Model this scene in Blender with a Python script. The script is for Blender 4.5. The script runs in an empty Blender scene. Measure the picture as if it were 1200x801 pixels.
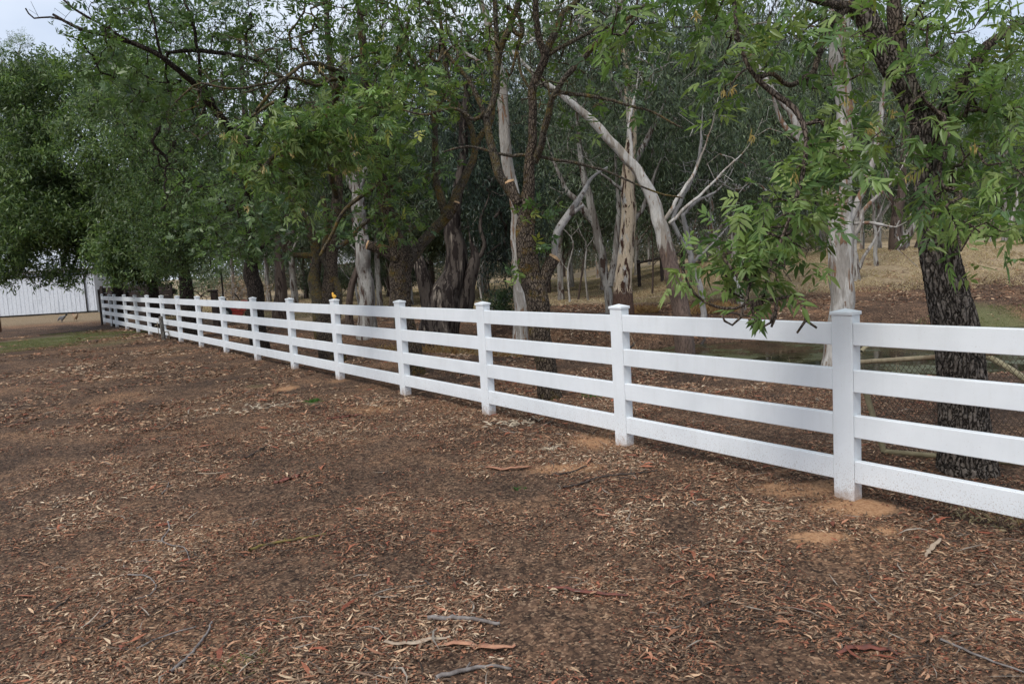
import bpy, math
import numpy as np
C = bpy.context.scene.collection
RS = np.random.default_rng
F = 930.0; PITCH = 0.1026; ROLL = 0.0567; CAMH = 1.75
cp, sp_, cr, sr = math.cos(PITCH), math.sin(PITCH), math.cos(ROLL), math.sin(ROLL)
FW = np.array([0, cp, -sp_]); RT = np.array([1., 0, 0]); UP = np.array([0, sp_, cp])
UU = cr*RT - sr*UP; VV = sr*RT + cr*UP
EYE = np.array([0, 0, CAMH])

def P(px, py, D):
    r = FW + UU*(px-600)/F + VV*(400.5-py)/F
    return EYE + r*(D/r[1])

# ---------------------------------------------------------------- noise
def _h(ix, iy, iz, s):
    n = (ix*374761393 + iy*668265263 + iz*2147483647 + s*974634777) & 0xffffffff
    n = ((n ^ (n >> 13))*1274126177) & 0xffffffff
    n = ((n ^ (n >> 16))*2246822519) & 0xffffffff
    return ((n ^ (n >> 15)) & 0xffffff)/float(0xffffff)
def vn(p, sc, seed=0):
    q = np.asarray(p, float)*sc; i = np.floor(q).astype(np.int64); f = q-i; f = f*f*(3-2*f)
    x, y, z = i[..., 0], i[..., 1], i[..., 2]; fx, fy, fz = f[..., 0], f[..., 1], f[..., 2]
    def L(a, b, t): return a+(b-a)*t
    return L(L(L(_h(x,y,z,seed), _h(x+1,y,z,seed), fx), L(_h(x,y+1,z,seed), _h(x+1,y+1,z,seed), fx), fy),
             L(L(_h(x,y,z+1,seed), _h(x+1,y,z+1,seed), fx), L(_h(x,y+1,z+1,seed), _h(x+1,y+1,z+1,seed), fx), fy), fz)
def fbm(p, sc, seed=0, o=4):
    a, s, t = .5, 0, 0
    for k in range(o):
        s = s + a*vn(p, sc*2**k, seed+k); t += a; a *= .5
    return s/t
def ss(a, b, x):
    t = np.clip((np.asarray(x, float)-a)/(b-a), 0, 1); return t*t*(3-2*t)

# ---------------------------------------------------------------- terrain
def terr(x, y, fine=True):
    x = np.asarray(x, float); y = np.asarray(y, float)
    yc = 16.2 + .55*np.maximum(0, 3-x); w = 3.3 - 1.3*ss(3, -4, x)
    A = .42*ss(-8, -2, x) + .5*ss(.5, 3.5, x)
    t = np.where(y < yc, (yc-y)/(w+1.7*ss(2, 4, x)), (y-yc)/w)
    z = -A*(1-ss(.45, 1.35, t))
    z = z + 1.25*ss(20, 31, y)*ss(4, 12, x)*(1-.4*ss(36, 60, y))
    r = x/np.maximum(y, 1)
    z = z + 11*ss(70, 270, y)*ss(.12, .5, r) + 1.2*ss(80, 250, y)
    z = z - .5*ss(30, 60, y)*ss(0, -.3, r)*0
    if fine:
        p = np.stack([x, y, x*0], -1)
        z = z + .05*(fbm(p, .8, 3)-.5)*ss(1.0, 3, np.abs(y-1.2)+np.abs(x)*.2) + .022*(fbm(p, 5, 9)-.5)
    return z
def G(px, py):
    D = 10.
    r = FW + UU*(px-600)/F + VV*(400.5-py)/F
    z = 0.
    for _ in range(25):
        t = (z-CAMH)/r[2]; q = EYE+r*t; z = z*.5 + .5*float(terr(q[0], q[1]))
    q[2] = float(terr(q[0], q[1])); return q

# ---------------------------------------------------------------- mesh helpers
def mesh(name, V, quads=None, tris=None, mat=None, col=None, smooth=True, mats=None, mi=None):
    me = bpy.data.meshes.new(name)
    V = np.asarray(V, np.float32)
    q = np.zeros((0, 4), np.int32) if quads is None else np.asarray(quads, np.int32).reshape(-1, 4)
    t = np.zeros((0, 3), np.int32) if tris is None else np.asarray(tris, np.int32).reshape(-1, 3)
    me.vertices.add(len(V)); me.vertices.foreach_set('co', V.ravel())
    li = np.concatenate([q.ravel(), t.ravel()]); n = len(q)+len(t)
    me.loops.add(len(li)); me.loops.foreach_set('vertex_index', li)
    ls = np.concatenate([np.arange(len(q))*4, len(q)*4+np.arange(len(t))*3]).astype(np.int32)
    me.polygons.add(n); me.polygons.foreach_set('loop_start', ls)
    if mi is not None: me.polygons.foreach_set('material_index', np.asarray(mi, np.int32))
    me.polygons.foreach_set('use_smooth', np.full(n, bool(smooth)))
    me.update(calc_edges=True)
    if col is not None:
        a = me.color_attributes.new('Col', 'FLOAT_COLOR', 'POINT')
        cc = np.ones((len(V), 4), np.float32); cc[:, :col.shape[1]] = col
        a.data.foreach_set('color', cc.ravel())
    for m in (mats or ([mat] if mat else [])): me.materials.append(m)
    return me
def obj(name, me, parent=None, loc=None, **kw):
    o = bpy.data.objects.new(name, me); C.objects.link(o)
    if parent: o.parent = parent
    if loc is not None: o.location = loc
    for k, v in kw.items(): o[k] = v
    return o
def thing(name, label, cat, loc=(0, 0, 0), group=None):
    o = bpy.data.objects.new(name, None); C.objects.link(o); o.location = [float(a) for a in loc]
    o.empty_display_size = .2; o['label'] = label; o['category'] = cat
    if group: o['group'] = group
    return o
def off(V, loc): return np.asarray(V, float) - np.asarray(loc, float)

class MB:
    def __init__(s): s.V = []; s.Q = []; s.T = []; s.n = 0; s.c = []
    def add(s, V, Q=None, T=None, c=None):
        V = np.asarray(V, float)
        if Q is not None and len(Q): s.Q.append(np.asarray(Q)+s.n)
        if T is not None and len(T): s.T.append(np.asarray(T)+s.n)
        s.V.append(V); s.n += len(V)
        if c is not None: s.c.append(np.broadcast_to(np.asarray(c, float), (len(V), 3)))
    def box(s, o, ax, ay, az, lo, hi, bev=0.0):
        # box in frame (o; ax, ay, az) from lo to hi with chamfered vertical+horizontal edges
        o = np.asarray(o, float); A = np.array([ax, ay, az], float)
        lo = np.array(lo, float); hi = np.array(hi, float); b = min(bev, .45*min(hi-lo))
        if b <= 0:
            c = np.array([[x, y, z] for z in (0, 1) for y in (0, 1) for x in (0, 1)], float)
            V = lo + c*(hi-lo)
            s.add(o+V@A, [[0,2,3,1],[4,5,7,6],[0,1,5,4],[2,6,7,3],[0,4,6,2],[1,3,7,5]]); return
        import bmesh
        bm = bmesh.new(); vs = {}
        pts = []
        for sx in (0, 1):
            for sy in (0, 1):
                for sz in (0, 1):
                    c = np.array([(lo[0], hi[0])[sx], (lo[1], hi[1])[sy], (lo[2], hi[2])[sz]])
                    sg = np.array([1-2*sx, 1-2*sy, 1-2*sz])*b
                    for k in range(3):
                        d = sg.copy(); d[k] = 0
                        pts.append(c+d)
        for p in pts: bm.verts.new(p)
        r = bmesh.ops.convex_hull(bm, input=bm.verts[:])
        bmesh.ops.join_triangles(bm, faces=bm.faces[:], angle_face_threshold=.01, angle_shape_threshold=3.1)
        bm.verts.index_update()
        V = np.array([v.co[:] for v in bm.verts]); Q = [[v.index for v in f.verts] for f in bm.faces if len(f.verts) == 4]
        T = [[v.index for v in f.verts] for f in bm.faces if len(f.verts) == 3]
        bm.free(); s.add(o+V@A, Q, T)
    def tube(s, pts, rad, m=8, cap=True, c=None, disp=None):
        V, Q, T = tube(pts, rad, m, cap, disp); s.add(V, Q, T, c)
    def build(s, name, mat, parent=None, smooth=False, origin=(0, 0, 0), **kw):
        V = off(np.concatenate(s.V), origin)
        me = mesh(name, V, np.concatenate(s.Q) if s.Q else None, np.concatenate(s.T) if s.T else None, mat,
                  np.concatenate(s.c) if s.c else None, smooth)
        return obj(name, me, parent, **kw)

def tube(pts, rad, m=8, cap=True, disp=None):
    p = np.asarray(pts, float); n = len(p); r = np.broadcast_to(np.asarray(rad, float), (n,))
    t = np.empty_like(p); t[1:-1] = p[2:]-p[:-2]; t[0] = p[1]-p[0]; t[-1] = p[-1]-p[-2]
    t /= np.linalg.norm(t, axis=1)[:, None]+1e-9
    a = np.array([1., 0, 0]) if abs(t[0][0]) < .8 else np.array([0, 1., 0])
    U = np.empty_like(p)
    u = a - t[0]*(a@t[0]); u /= np.linalg.norm(u)
    for i in range(n):
        u = u - t[i]*(u@t[i]); u /= np.linalg.norm(u)+1e-9; U[i] = u
    W = np.cross(t, U)
    th = np.arange(m)*2*math.pi/m
    R = r[:, None]*np.ones(m)[None]
    ring = U[:, None]*np.cos(th)[None, :, None] + W[:, None]*np.sin(th)[None, :, None]
    if disp is not None: R = R*disp(p, th)
    V = (p[:, None] + ring*R[..., None]).reshape(-1, 3)
    i = np.arange(n-1)[:, None]*m; j = np.arange(m)[None]; k = (j+1) % m
    Q = np.stack([i+j, i+k, i+m+k, i+m+j], -1).reshape(-1, 4)
    T = np.zeros((0, 3), int)
    if cap:
        e = (n-1)*m; nv = len(V)
        V = np.concatenate([V, p[-1:]+t[-1]*r[-1]*.25]); T = np.stack([e+np.arange(m), e+(np.arange(m)+1) % m, np.full(m, nv)], -1)
    return V, Q, T
def smoothline(pts, step):
    """Catmull-Rom resample of an (n,k) polyline"""
    p = np.asarray(pts, float); n = len(p); out = []
    for i in range(n-1):
        p0 = p[max(i-1, 0)]; p1 = p[i]; p2 = p[i+1]; p3 = p[min(i+2, n-1)]
        k = max(1, int(round(np.linalg.norm((p2-p1)[:3])/step)))
        for t in np.arange(k)/k:
            out.append(.5*((2*p1)+(-p0+p2)*t+(2*p0-5*p1+4*p2-p3)*t*t+(-p0+3*p1-3*p2+p3)*t**3))
    out.append(p[-1]); return np.array(out)

# ---------------------------------------------------------------- materials
def newmat(name):
    m = bpy.data.materials.new(name); m.use_nodes = True; nt = m.node_tree; nt.nodes.clear(); return m, nt
class N:
    def __init__(s, nt): s.nt = nt
    def __call__(s, t, **k):
        n = s.nt.nodes.new(t)
        for a, b in k.items():
            if a.startswith('i_'):
                key = a[2:]; key = int(key) if key.isdigit() else key.replace('_', ' ')
                if hasattr(b, 'type') and hasattr(b, 'node'): s.nt.links.new(b, n.inputs[key])
                else: n.inputs[key].default_value = b
            else: setattr(n, a, b)
        return n
    def ramp(s, fac, stops, interp='LINEAR'):
        n = s.nt.nodes.new('ShaderNodeValToRGB'); s.nt.links.new(fac, n.inputs[0]); n.color_ramp.interpolation = interp
        e = n.color_ramp.elements
        while len(e) < len(stops): e.new(.5)
        for x, (p, c) in zip(e, stops): x.position = p; x.color = (*c, 1) if len(c) == 3 else c
        return n.outputs[0]
    def mix(s, f, a, b, blend='MIX'):
        n = s.nt.nodes.new('ShaderNodeMix'); n.data_type = 'RGBA'; n.blend_type = blend
        for i, v in ((0, f), (6, a), (7, b)):
            if hasattr(v, 'node'): s.nt.links.new(v, n.inputs[i])
            else: n.inputs[i].default_value = v if not isinstance(v, tuple) or len(v) == 4 else (*v, 1)
        return n.outputs[2]
    def math(s, op, a, b=0., c=0.):
        n = s.nt.nodes.new('ShaderNodeMath'); n.operation = op
        for i, v in enumerate((a, b, c)):
            if hasattr(v, 'node'): s.nt.links.new(v, n.inputs[i])
            else: n.inputs[i].default_value = v
        return n.outputs[0]
    def noise(s, vec, scale, detail=4, rough=.55, dist=0.):
        n = s('ShaderNodeTexNoise', i_Scale=scale, i_Detail=detail, i_Roughness=rough, i_Distortion=dist)
        s.nt.links.new(vec, n.inputs['Vector']); return n.outputs[0]
    def scale(s, vec, xyz):
        n = s.nt.nodes.new('ShaderNodeVectorMath'); n.operation = 'MULTIPLY'
        s.nt.links.new(vec, n.inputs[0]); n.inputs[1].default_value = xyz; return n.outputs[0]
    def out(s, sh): s.nt.links.new(sh, s('ShaderNodeOutputMaterial').inputs[0])
    def bsdf(s, col, rough=.8, bump=None, bstr=.5, bdist=.01, spec=.3, **k):
        b = s('ShaderNodeBsdfPrincipled', **k)
        for key, v in (('Base Color', col), ('Roughness', rough), ('Specular IOR Level', spec)):
            if hasattr(v, 'node'): s.nt.links.new(v, b.inputs[key])
            else: b.inputs[key].default_value = (*v, 1) if isinstance(v, tuple) and len(v) == 3 else v
        if bump is not None:
            n = s('ShaderNodeBump', i_Strength=bstr, i_Distance=bdist); s.nt.links.new(bump, n.inputs['Height'])
            s.nt.links.new(n.outputs[0], b.inputs['Normal'])
        return b.outputs[0]
    def obj(s): return s('ShaderNodeTexCoord').outputs['Object']
    def pos(s): return s('ShaderNodeNewGeometry').outputs['Position']

def mat_plain(name, c1, c2, sc=20, rough=.7, metal=0., bstr=.2):
    m, nt = newmat(name); n = N(nt); v = n.obj()
    f = n.noise(v, sc, 5)
    n.out(n.bsdf(n.mix(n.ramp(f, [(.35, (0,)*3), (.65, (1,)*3)]), c1, c2), rough, f, bstr, .01, i_Metallic=metal)); return m
def mat_leaf(name, trans=.35, rough=.45):
    m, nt = newmat(name); n = N(nt)
    a = n('ShaderNodeAttribute', attribute_name='Col').outputs['Color']
    b = n.bsdf(a, rough, spec=.35)
    t = n('ShaderNodeBsdfTranslucent'); nt.links.new(n.mix(1., a, (1.0, 1.15, .55, 1), 'MULTIPLY'), t.inputs[0])
    x = n('ShaderNodeMixShader', i_0=trans); nt.links.new(b, x.inputs[1]); nt.links.new(t.outputs[0], x.inputs[2])
    n.out(x.outputs[0]); return m
def mat_litter():
    m, nt = newmat('litter'); n = N(nt)
    a = n('ShaderNodeAttribute', attribute_name='Col').outputs['Color']
    f = n.noise(n.pos(), 60, 3)
    n.out(n.bsdf(n.mix(1., a, n.ramp(f, [(.3, (.65,)*3), (.7, (1.15,)*3)]), 'MULTIPLY'), .8, spec=.15)); return m
def mat_ground():
    m, nt = newmat('ground'); n = N(nt); v = n.pos()
    at = n('ShaderNodeAttribute', attribute_name='Col').outputs['Color']
    sep = n('ShaderNodeSeparateColor'); nt.links.new(at, sep.inputs[0])
    R, Gn, B = sep.outputs      # R orange dirt, G green grass, B dry grass
    vo = n('ShaderNodeTexVoronoi', i_Scale=75.); nt.links.new(n.scale(v, (1, 1, .2)), vo.inputs['Vector'])
    vs = n('ShaderNodeSeparateColor'); nt.links.new(vo.outputs['Color'], vs.inputs[0])
    chip = n.ramp(vs.outputs[0], [(0., (.022, .015, .012)), (.35, (.068, .043, .031)), (.62, (.145, .088, .06)), (.85, (.27, .17, .11)), (1., (.5, .35, .24))])
    vo2 = n('ShaderNodeTexVoronoi', i_Scale=26.); nt.links.new(v, vo2.inputs['Vector'])
    v2 = n('ShaderNodeSeparateColor'); nt.links.new(vo2.outputs['Color'], v2.inputs[0])
    chip2 = n.ramp(v2.outputs[1], [(0., (.026, .017, .013)), (.5, (.11, .066, .046)), (1., (.32, .19, .125))])
    c = n.mix(.4, chip, chip2)
    big = n.noise(v, .7, 5, .6)
    c = n.mix(1., c, n.ramp(big, [(.3, (.4, .4, .4)), (.5, (.72, .70, .66)), (.7, (1.35, 1.22, 1.02))]), 'MULTIPLY')
    fine = n.noise(v, 40, 4, .6)
    med = n.noise(v, 7, 10, .8)
    def mask(ch, lo=.35, hi=.62, w=.75):
        s = n.math('ADD', ch, n.math('MULTIPLY', n.math('SUBTRACT', med, .5), w))
        mm = n.ramp(s, [(lo, (0,)*3), (hi, (1,)*3)]); return mm
    dirt = n.ramp(fine, [(.3, (.27, .14, .07)), (.7, (.46, .27, .15))])
    c = n.mix(mask(R), c, dirt)
    dry = n.ramp(n.noise(v, 9, 6, .7), [(.3, (.15, .105, .06)), (.55, (.34, .26, .16)), (.75, (.5, .4, .27))])
    dm = mask(B, .3, .6, .5)
    c = n.mix(dm, c, dry)
    grn = n.ramp(fine, [(.3, (.07, .08, .03)), (.7, (.19, .195, .09))])
    c = n.mix(n.math('MULTIPLY', mask(Gn, .35, .75, .6), .8), c, grn)
    h = n.math('ADD', vs.outputs[1], n.math('MULTIPLY', fine, 1.2))
    h = n.math('ADD', h, n.math('MULTIPLY', v2.outputs[0], .8))
    n.out(n.bsdf(c, .9, h, .7, .012, .15)); return m
def mat_vinyl():
    m, nt = newmat('white_vinyl'); n = N(nt); v = n.pos()
    z = n('ShaderNodeSeparateXYZ'); nt.links.new(v, z.inputs[0])
    low = n.math('MULTIPLY', n.math('SUBTRACT', .42, z.outputs[2]), 1/.42)
    low = n.math('MAXIMUM', low, 0.)
    sp = n.noise(v, 110, 3, .7)
    sp2 = n.noise(v, 6, 4, .6)
    thr = n.math('ADD', n.math('MULTIPLY', low, n.math('ADD', .09, n.math('MULTIPLY', sp2, .14))), 0.)
    msk = n.ramp(n.math('ADD', sp, thr), [(.66, (0,)*3), (.72, (1,)*3)])
    foot = n.ramp(n.math('ADD', low, n.math('MULTIPLY', n.math('SUBTRACT', n.noise(v, 18, 4), .5), .5)), [(.78, (0,)*3), (1., (.75,)*3)])
    base = n.mix(n.ramp(n.noise(v, 3, 4), [(.35, (0,)*3), (.7, (1,)*3)]), (.77, .80, .82), (.70, .73, .75))
    c = n.mix(n.math('MULTIPLY', msk, .5), base, (.32, .24, .18))
    streak = n.ramp(n.noise(n.scale(v, (14, 14, 1.5)), 1, 5, .6), [(.52, (0,)*3), (.75, (.14,)*3)])
    c = n.mix(streak, c, (.50, .50, .46))
    c = n.mix(foot, c, (.33, .22, .15))
    n.out(n.bsdf(c, .38, spec=.45)); return m
def mat_bark(name, plate, crack, sx=26, sz=8, moss=None, mlo=.5, mhi=.62, bd=.03, grey=None):
    m, nt = newmat(name); n = N(nt); v = n.obj()
    w = n.noise(v, 5, 3); wv = n('ShaderNodeVectorMath', operation='ADD')
    wn = n('ShaderNodeTexNoise', i_Scale=9., i_Detail=3.); nt.links.new(v, wn.inputs['Vector'])
    nt.links.new(n.scale(wn.outputs['Color'], (.07, .07, .10)), wv.inputs[0]); nt.links.new(v, wv.inputs[1])
    vo = n('ShaderNodeTexVoronoi', feature='DISTANCE_TO_EDGE', i_Scale=1.)
    nt.links.new(n.scale(wv.outputs[0], (sx, sx, sz)), vo.inputs['Vector'])
    d = vo.outputs['Distance']
    f = n.noise(n.scale(v, (60, 60, 25)), 1, 4)
    c = n.mix(n.ramp(f, [(.3, (0,)*3), (.7, (1,)*3)]), plate, tuple(x*1.7 for x in (grey or plate)))
    c = n.mix(n.ramp(d, [(.02, (1,)*3), (.15, (0,)*3)]), c, crack)
    if moss:
        mm = n.noise(v, 3.6, 9, .82)
        c = n.mix(n.ramp(mm, [(mlo, (0,)*3), (mhi, (.85,)*3)]), c, n.mix(n.ramp(n.noise(v, 25, 3), [(.4, (0,)*3), (.6, (1,)*3)]), moss[0], moss[1]))
    h = n.math('ADD', n.math('MINIMUM', d, .22), n.math('MULTIPLY', f, .12))
    n.out(n.bsdf(c, .9, h, 1., bd*4, .15)); return m
def mat_gum(name, c1, c2, c3, a=.42, b=.6, base=None, baseh=None):
    """smooth gum bark: c1 main, c2 second tone patches, c3 peeling strips; rough dark base below object z = baseh"""
    m, nt = newmat(name); n = N(nt); v = n.obj()
    s1 = n.noise(n.scale(v, (5, 5, 1.1)), 1, 5, .6, .8)
    s2 = n.noise(n.scale(v, (9, 9, 1.7)), 1, 5, .65, .5)
    fine = n.noise(n.scale(v, (40, 40, 9)), 1, 4)
    c = n.mix(n.ramp(s1, [(a, (0,)*3), (a+.08, (1,)*3)]), c1, c2)
    c = n.mix(n.ramp(s2, [(b, (0,)*3), (b+.03, (1,)*3)]), c, c3)
    c = n.mix(1., c, n.ramp(fine, [(.3, (.78,)*3), (.7, (1.15,)*3)]), 'MULTIPLY')
    if base:
        z = n('ShaderNodeSeparateXYZ'); nt.links.new(v, z.inputs[0])
        q = n.math('ADD', z.outputs[2], n.math('MULTIPLY', n.math('SUBTRACT', s2, .5), 1.6))
        k = n.ramp(n.math('SUBTRACT', q, baseh-.5), [(.48, (1,)*3), (.54, (0,)*3)])
        c = n.mix(k, c, n.mix(n.ramp(fine, [(.35, (0,)*3), (.6, (1,)*3)]), base, tuple(x*2.3 for x in base)))
    h = n.math('ADD', fine, n.math('MULTIPLY', n.ramp(s2, [(b, (0,)*3), (b+.03, (1,)*3)]), 2.))
    n.out(n.bsdf(c, .75, h, .5, .02, .2)); return m

M = {}
M['ground'] = mat_ground(); M['litter'] = mat_litter(); M['vinyl'] = mat_vinyl()
M['leaf'] = mat_leaf('ash_leaf', .38, .36); M['gleaf'] = mat_leaf('gum_leaf', .2, .5); M['grass'] = mat_leaf('grass_blade', .3, .7)
M['bark'] = mat_bark('fissured_bark', (.135, .114, .097), (.034, .028, .023), 34, 6.5, None, .5, .6, .022)
M['barkm'] = mat_bark('mossy_bark', (.085, .066, .05), (.014, .01, .008), 40, 14, ((.17, .095, .018), (.085, .078, .022)), .53, .63, .012)
M['barkl'] = mat_bark('limb_bark', (.10, .078, .062), (.02, .015, .012), 50, 14, ((.19, .11, .02), (.1, .09, .025)), .56, .7, .008)
M['lich'] = mat_bark('lichened_bark', (.088, .075, .06), (.022, .018, .014), 45, 16, ((.22, .14, .03), (.12, .11, .04)), .47, .62, .01)
M['barkd'] = mat_bark('dark_bark', (.055, .043, .035), (.01, .008, .007), 30, 9, None, .5, .6, .02)
M['gwhite'] = mat_gum('white_gum_bark', (.46, .44, .41), (.29, .265, .235), (.20, .12, .075), .42, .55)
M['gwhiteb'] = mat_gum('white_gum_bark_rough_base', (.47, .45, .42), (.30, .265, .225), (.24, .15, .09), .47, .59, (.075, .053, .043), 2.75)
M['gpeel'] = mat_gum('peeling_gum_bark', (.58, .47, .34), (.50, .49, .46), (.07, .035, .024), .52, .54, (.05, .03, .022), .75)
M['ggrey'] = mat_gum('grey_gum_bark', (.34, .325, .30), (.2, .18, .16), (.07, .045, .035), .46, .55)
M['gdark'] = mat_gum('dark_gum_bark', (.085, .062, .05), (.16, .13, .11), (.03, .02, .017), .55, .55)
M['ghollow'] = mat_gum('hollow_gum_bark', (.075, .06, .05), (.30, .25, .2), (.018, .012, .01), .6, .5)
M['dead'] = mat_gum('dead_wood', (.30, .285, .27), (.2, .19, .18), (.09, .07, .06), .5, .6)
M['cut'] = mat_plain('sawn_wood', (.55, .36, .2), (.42, .26, .14), 30)

# ---------------------------------------------------------------- foliage generators
def ortho(d, rng):
    a = rng.normal(size=d.shape); a -= d*(a*d).sum(-1, keepdims=True); return a/(np.linalg.norm(a, axis=-1, keepdims=True)+1e-9)
def unit(a): return a/(np.linalg.norm(a, axis=-1, keepdims=True)+1e-9)
def leaves6(B, D, S, L, W, col, droop=.2, bend=None):
    """lanceolate leaf of 2 folded quads: base B, axis D, side S, length L, width W"""
    n = len(B); L = L[:, None]; W = W[:, None]; Nn = np.cross(D, S)
    Z = np.array([0, 0, -1.])*droop*L
    bo = 0 if bend is None else S*(bend[:, None]*L)
    v = np.stack([B, B+bo+D*L*.35+S*W*.5+Nn*W*.18, B+bo*.9+D*L*.7+S*W*.33+Nn*W*.1+Z*.4, B+D*L+Z,
                  B+bo*.9+D*L*.7-S*W*.33+Nn*W*.1+Z*.4, B+bo+D*L*.35-S*W*.5+Nn*W*.18], 1).reshape(-1, 3)
    i = np.arange(n)[:, None]*6
    Q = np.concatenate([i+[0, 1, 2, 3], i+[0, 3, 4, 5]], 0)
    return v, Q, np.repeat(col, 6, 0)
def leaves4(B, D, S, L, W, col):
    n = len(B); L = L[:, None]; W = W[:, None]
    v = np.stack([B, B+D*L*.45+S*W*.5, B+D*L, B+D*L*.45-S*W*.5], 1).reshape(-1, 3)
    return v, np.arange(n)[:, None]*4+[0, 1, 2, 3], np.repeat(col, 4, 0)
def ash_leaves(tips, dirs, spread, nspray, L, rng, cols, near=True, yellow=None):
    """compound leaves radiating from each twig end"""
    n = len(tips); k = nspray
    T = np.repeat(tips, k, 0); Dr = np.repeat(dirs, k, 0)
    T = T + rng.normal(size=T.shape)*spread*[1, 1, .75]
    R = unit(Dr*.5 + rng.normal(size=T.shape)*.75 + [0, 0, -.05])
    S = ortho(R, rng); S = unit(S*[1, 1, .45]); S = unit(S - R*(S*R).sum(-1, keepdims=True))
    rl = L*1.25*rng.uniform(.7, 1.2, len(T))
    if near: pl = [(.30, 1, .8), (.30, -1, .8), (.58, 1, 1.), (.58, -1, 1.), (.85, 1, .95), (.85, -1, .95), (1., 0, 1.1)]
    else: pl = [(.2, 1, 1.25), (.2, -1, 1.25), (.6, 1, 1.25), (.6, -1, 1.25), (.8, 0, 1.4)]
    Bs, Ds, Ss, Ls, Ws, Cs = [], [], [], [], [], []
    pick = rng.integers(0, len(cols), len(T)); base = np.asarray(cols)[pick]*rng.uniform(.75, 1.25, (len(T), 1))
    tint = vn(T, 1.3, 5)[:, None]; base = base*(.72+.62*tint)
    if yellow is not None:
        y = rng.random(len(T)) < yellow; base[y] = np.array([.30, .31, .08])*rng.uniform(.7, 1.1, (y.sum(), 1))
    for s, sg, l in pl:
        Bs.append(T+R*(rl*s)[:, None])
        d = unit(R*(.62 if sg else 1.)+S*(.8*sg)+rng.normal(size=T.shape)*.12); Ds.append(d)
        nn = np.cross(R, S); Ss.append(unit(np.cross(nn, d)+rng.normal(size=T.shape)*.25))
        ll = L*l*rng.uniform(.65, 1.3, len(T)); Ls.append(ll); Ws.append(ll*rng.uniform(.25, .36, len(T))*(1 if near else 1.25)); Cs.append(base*rng.uniform(.85, 1.15, (len(T), 1)))
    a = [np.concatenate(x) for x in (Bs, Ds, Ss, Ls, Ws, Cs)]
    return leaves6(*a) if near else leaves4(*a)
def drop_leaves(tips, spread, k, L, W, rng, cols, hang=.8, sub=7):
    """hanging narrow gum leaves or fine sprays"""
    T = np.repeat(tips, max(1, k//sub), 0)
    T = T+rng.normal(size=T.shape)*np.asarray(spread)*1.1
    tone = np.repeat(rng.uniform(.65, 1.3, (len(T), 1)), sub, 0)
    T = np.repeat(T, sub, 0); T = T+rng.normal(size=T.shape)*L*.45
    D = unit(rng.normal(size=T.shape)*.6 + [0, 0, -hang]); S = ortho(D, rng)
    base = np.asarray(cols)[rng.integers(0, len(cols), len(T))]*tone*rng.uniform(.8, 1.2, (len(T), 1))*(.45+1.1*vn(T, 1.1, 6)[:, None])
    l = L*rng.uniform(.7, 1.25, len(T))
    return leaves4(T, D, S, l, W*rng.uniform(.8, 1.2, len(T)), base)

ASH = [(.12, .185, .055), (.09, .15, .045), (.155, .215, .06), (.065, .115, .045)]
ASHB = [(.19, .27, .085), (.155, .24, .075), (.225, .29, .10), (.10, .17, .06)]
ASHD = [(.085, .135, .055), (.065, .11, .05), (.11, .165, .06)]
FINE = [(.10, .155, .06), (.14, .20, .075), (.06, .095, .045), (.18, .235, .09)]
GUM = [(.095, .13, .07), (.07, .10, .055), (.14, .175, .10), (.045, .065, .04)]

# ---------------------------------------------------------------- trees
def blob(px, py, D, rx, ry, rdep, n, rng, gate=.0):
    c = P(px, py, D); k = max(4, int(n*2.5))
    u = rng.normal(size=(k, 3)); u = unit(u)*(rng.random((k, 1))**.4)
    p = c + u*[rx*D/F, rdep, ry*D/F]
    if gate: p = p[vn(p, 1.1/max(rdep, .3)*1.2, 77) > gate]
    return p[:n]
def px_limb(l, D):
    out = []
    for q in l:
        d = q[3] if len(q) > 3 else D
        out.append([*P(q[0], q[1], d), q[2]*.5*d/F/math.sqrt(1+((q[0]-600)/F)**2)])
    return np.array(out)

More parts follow.
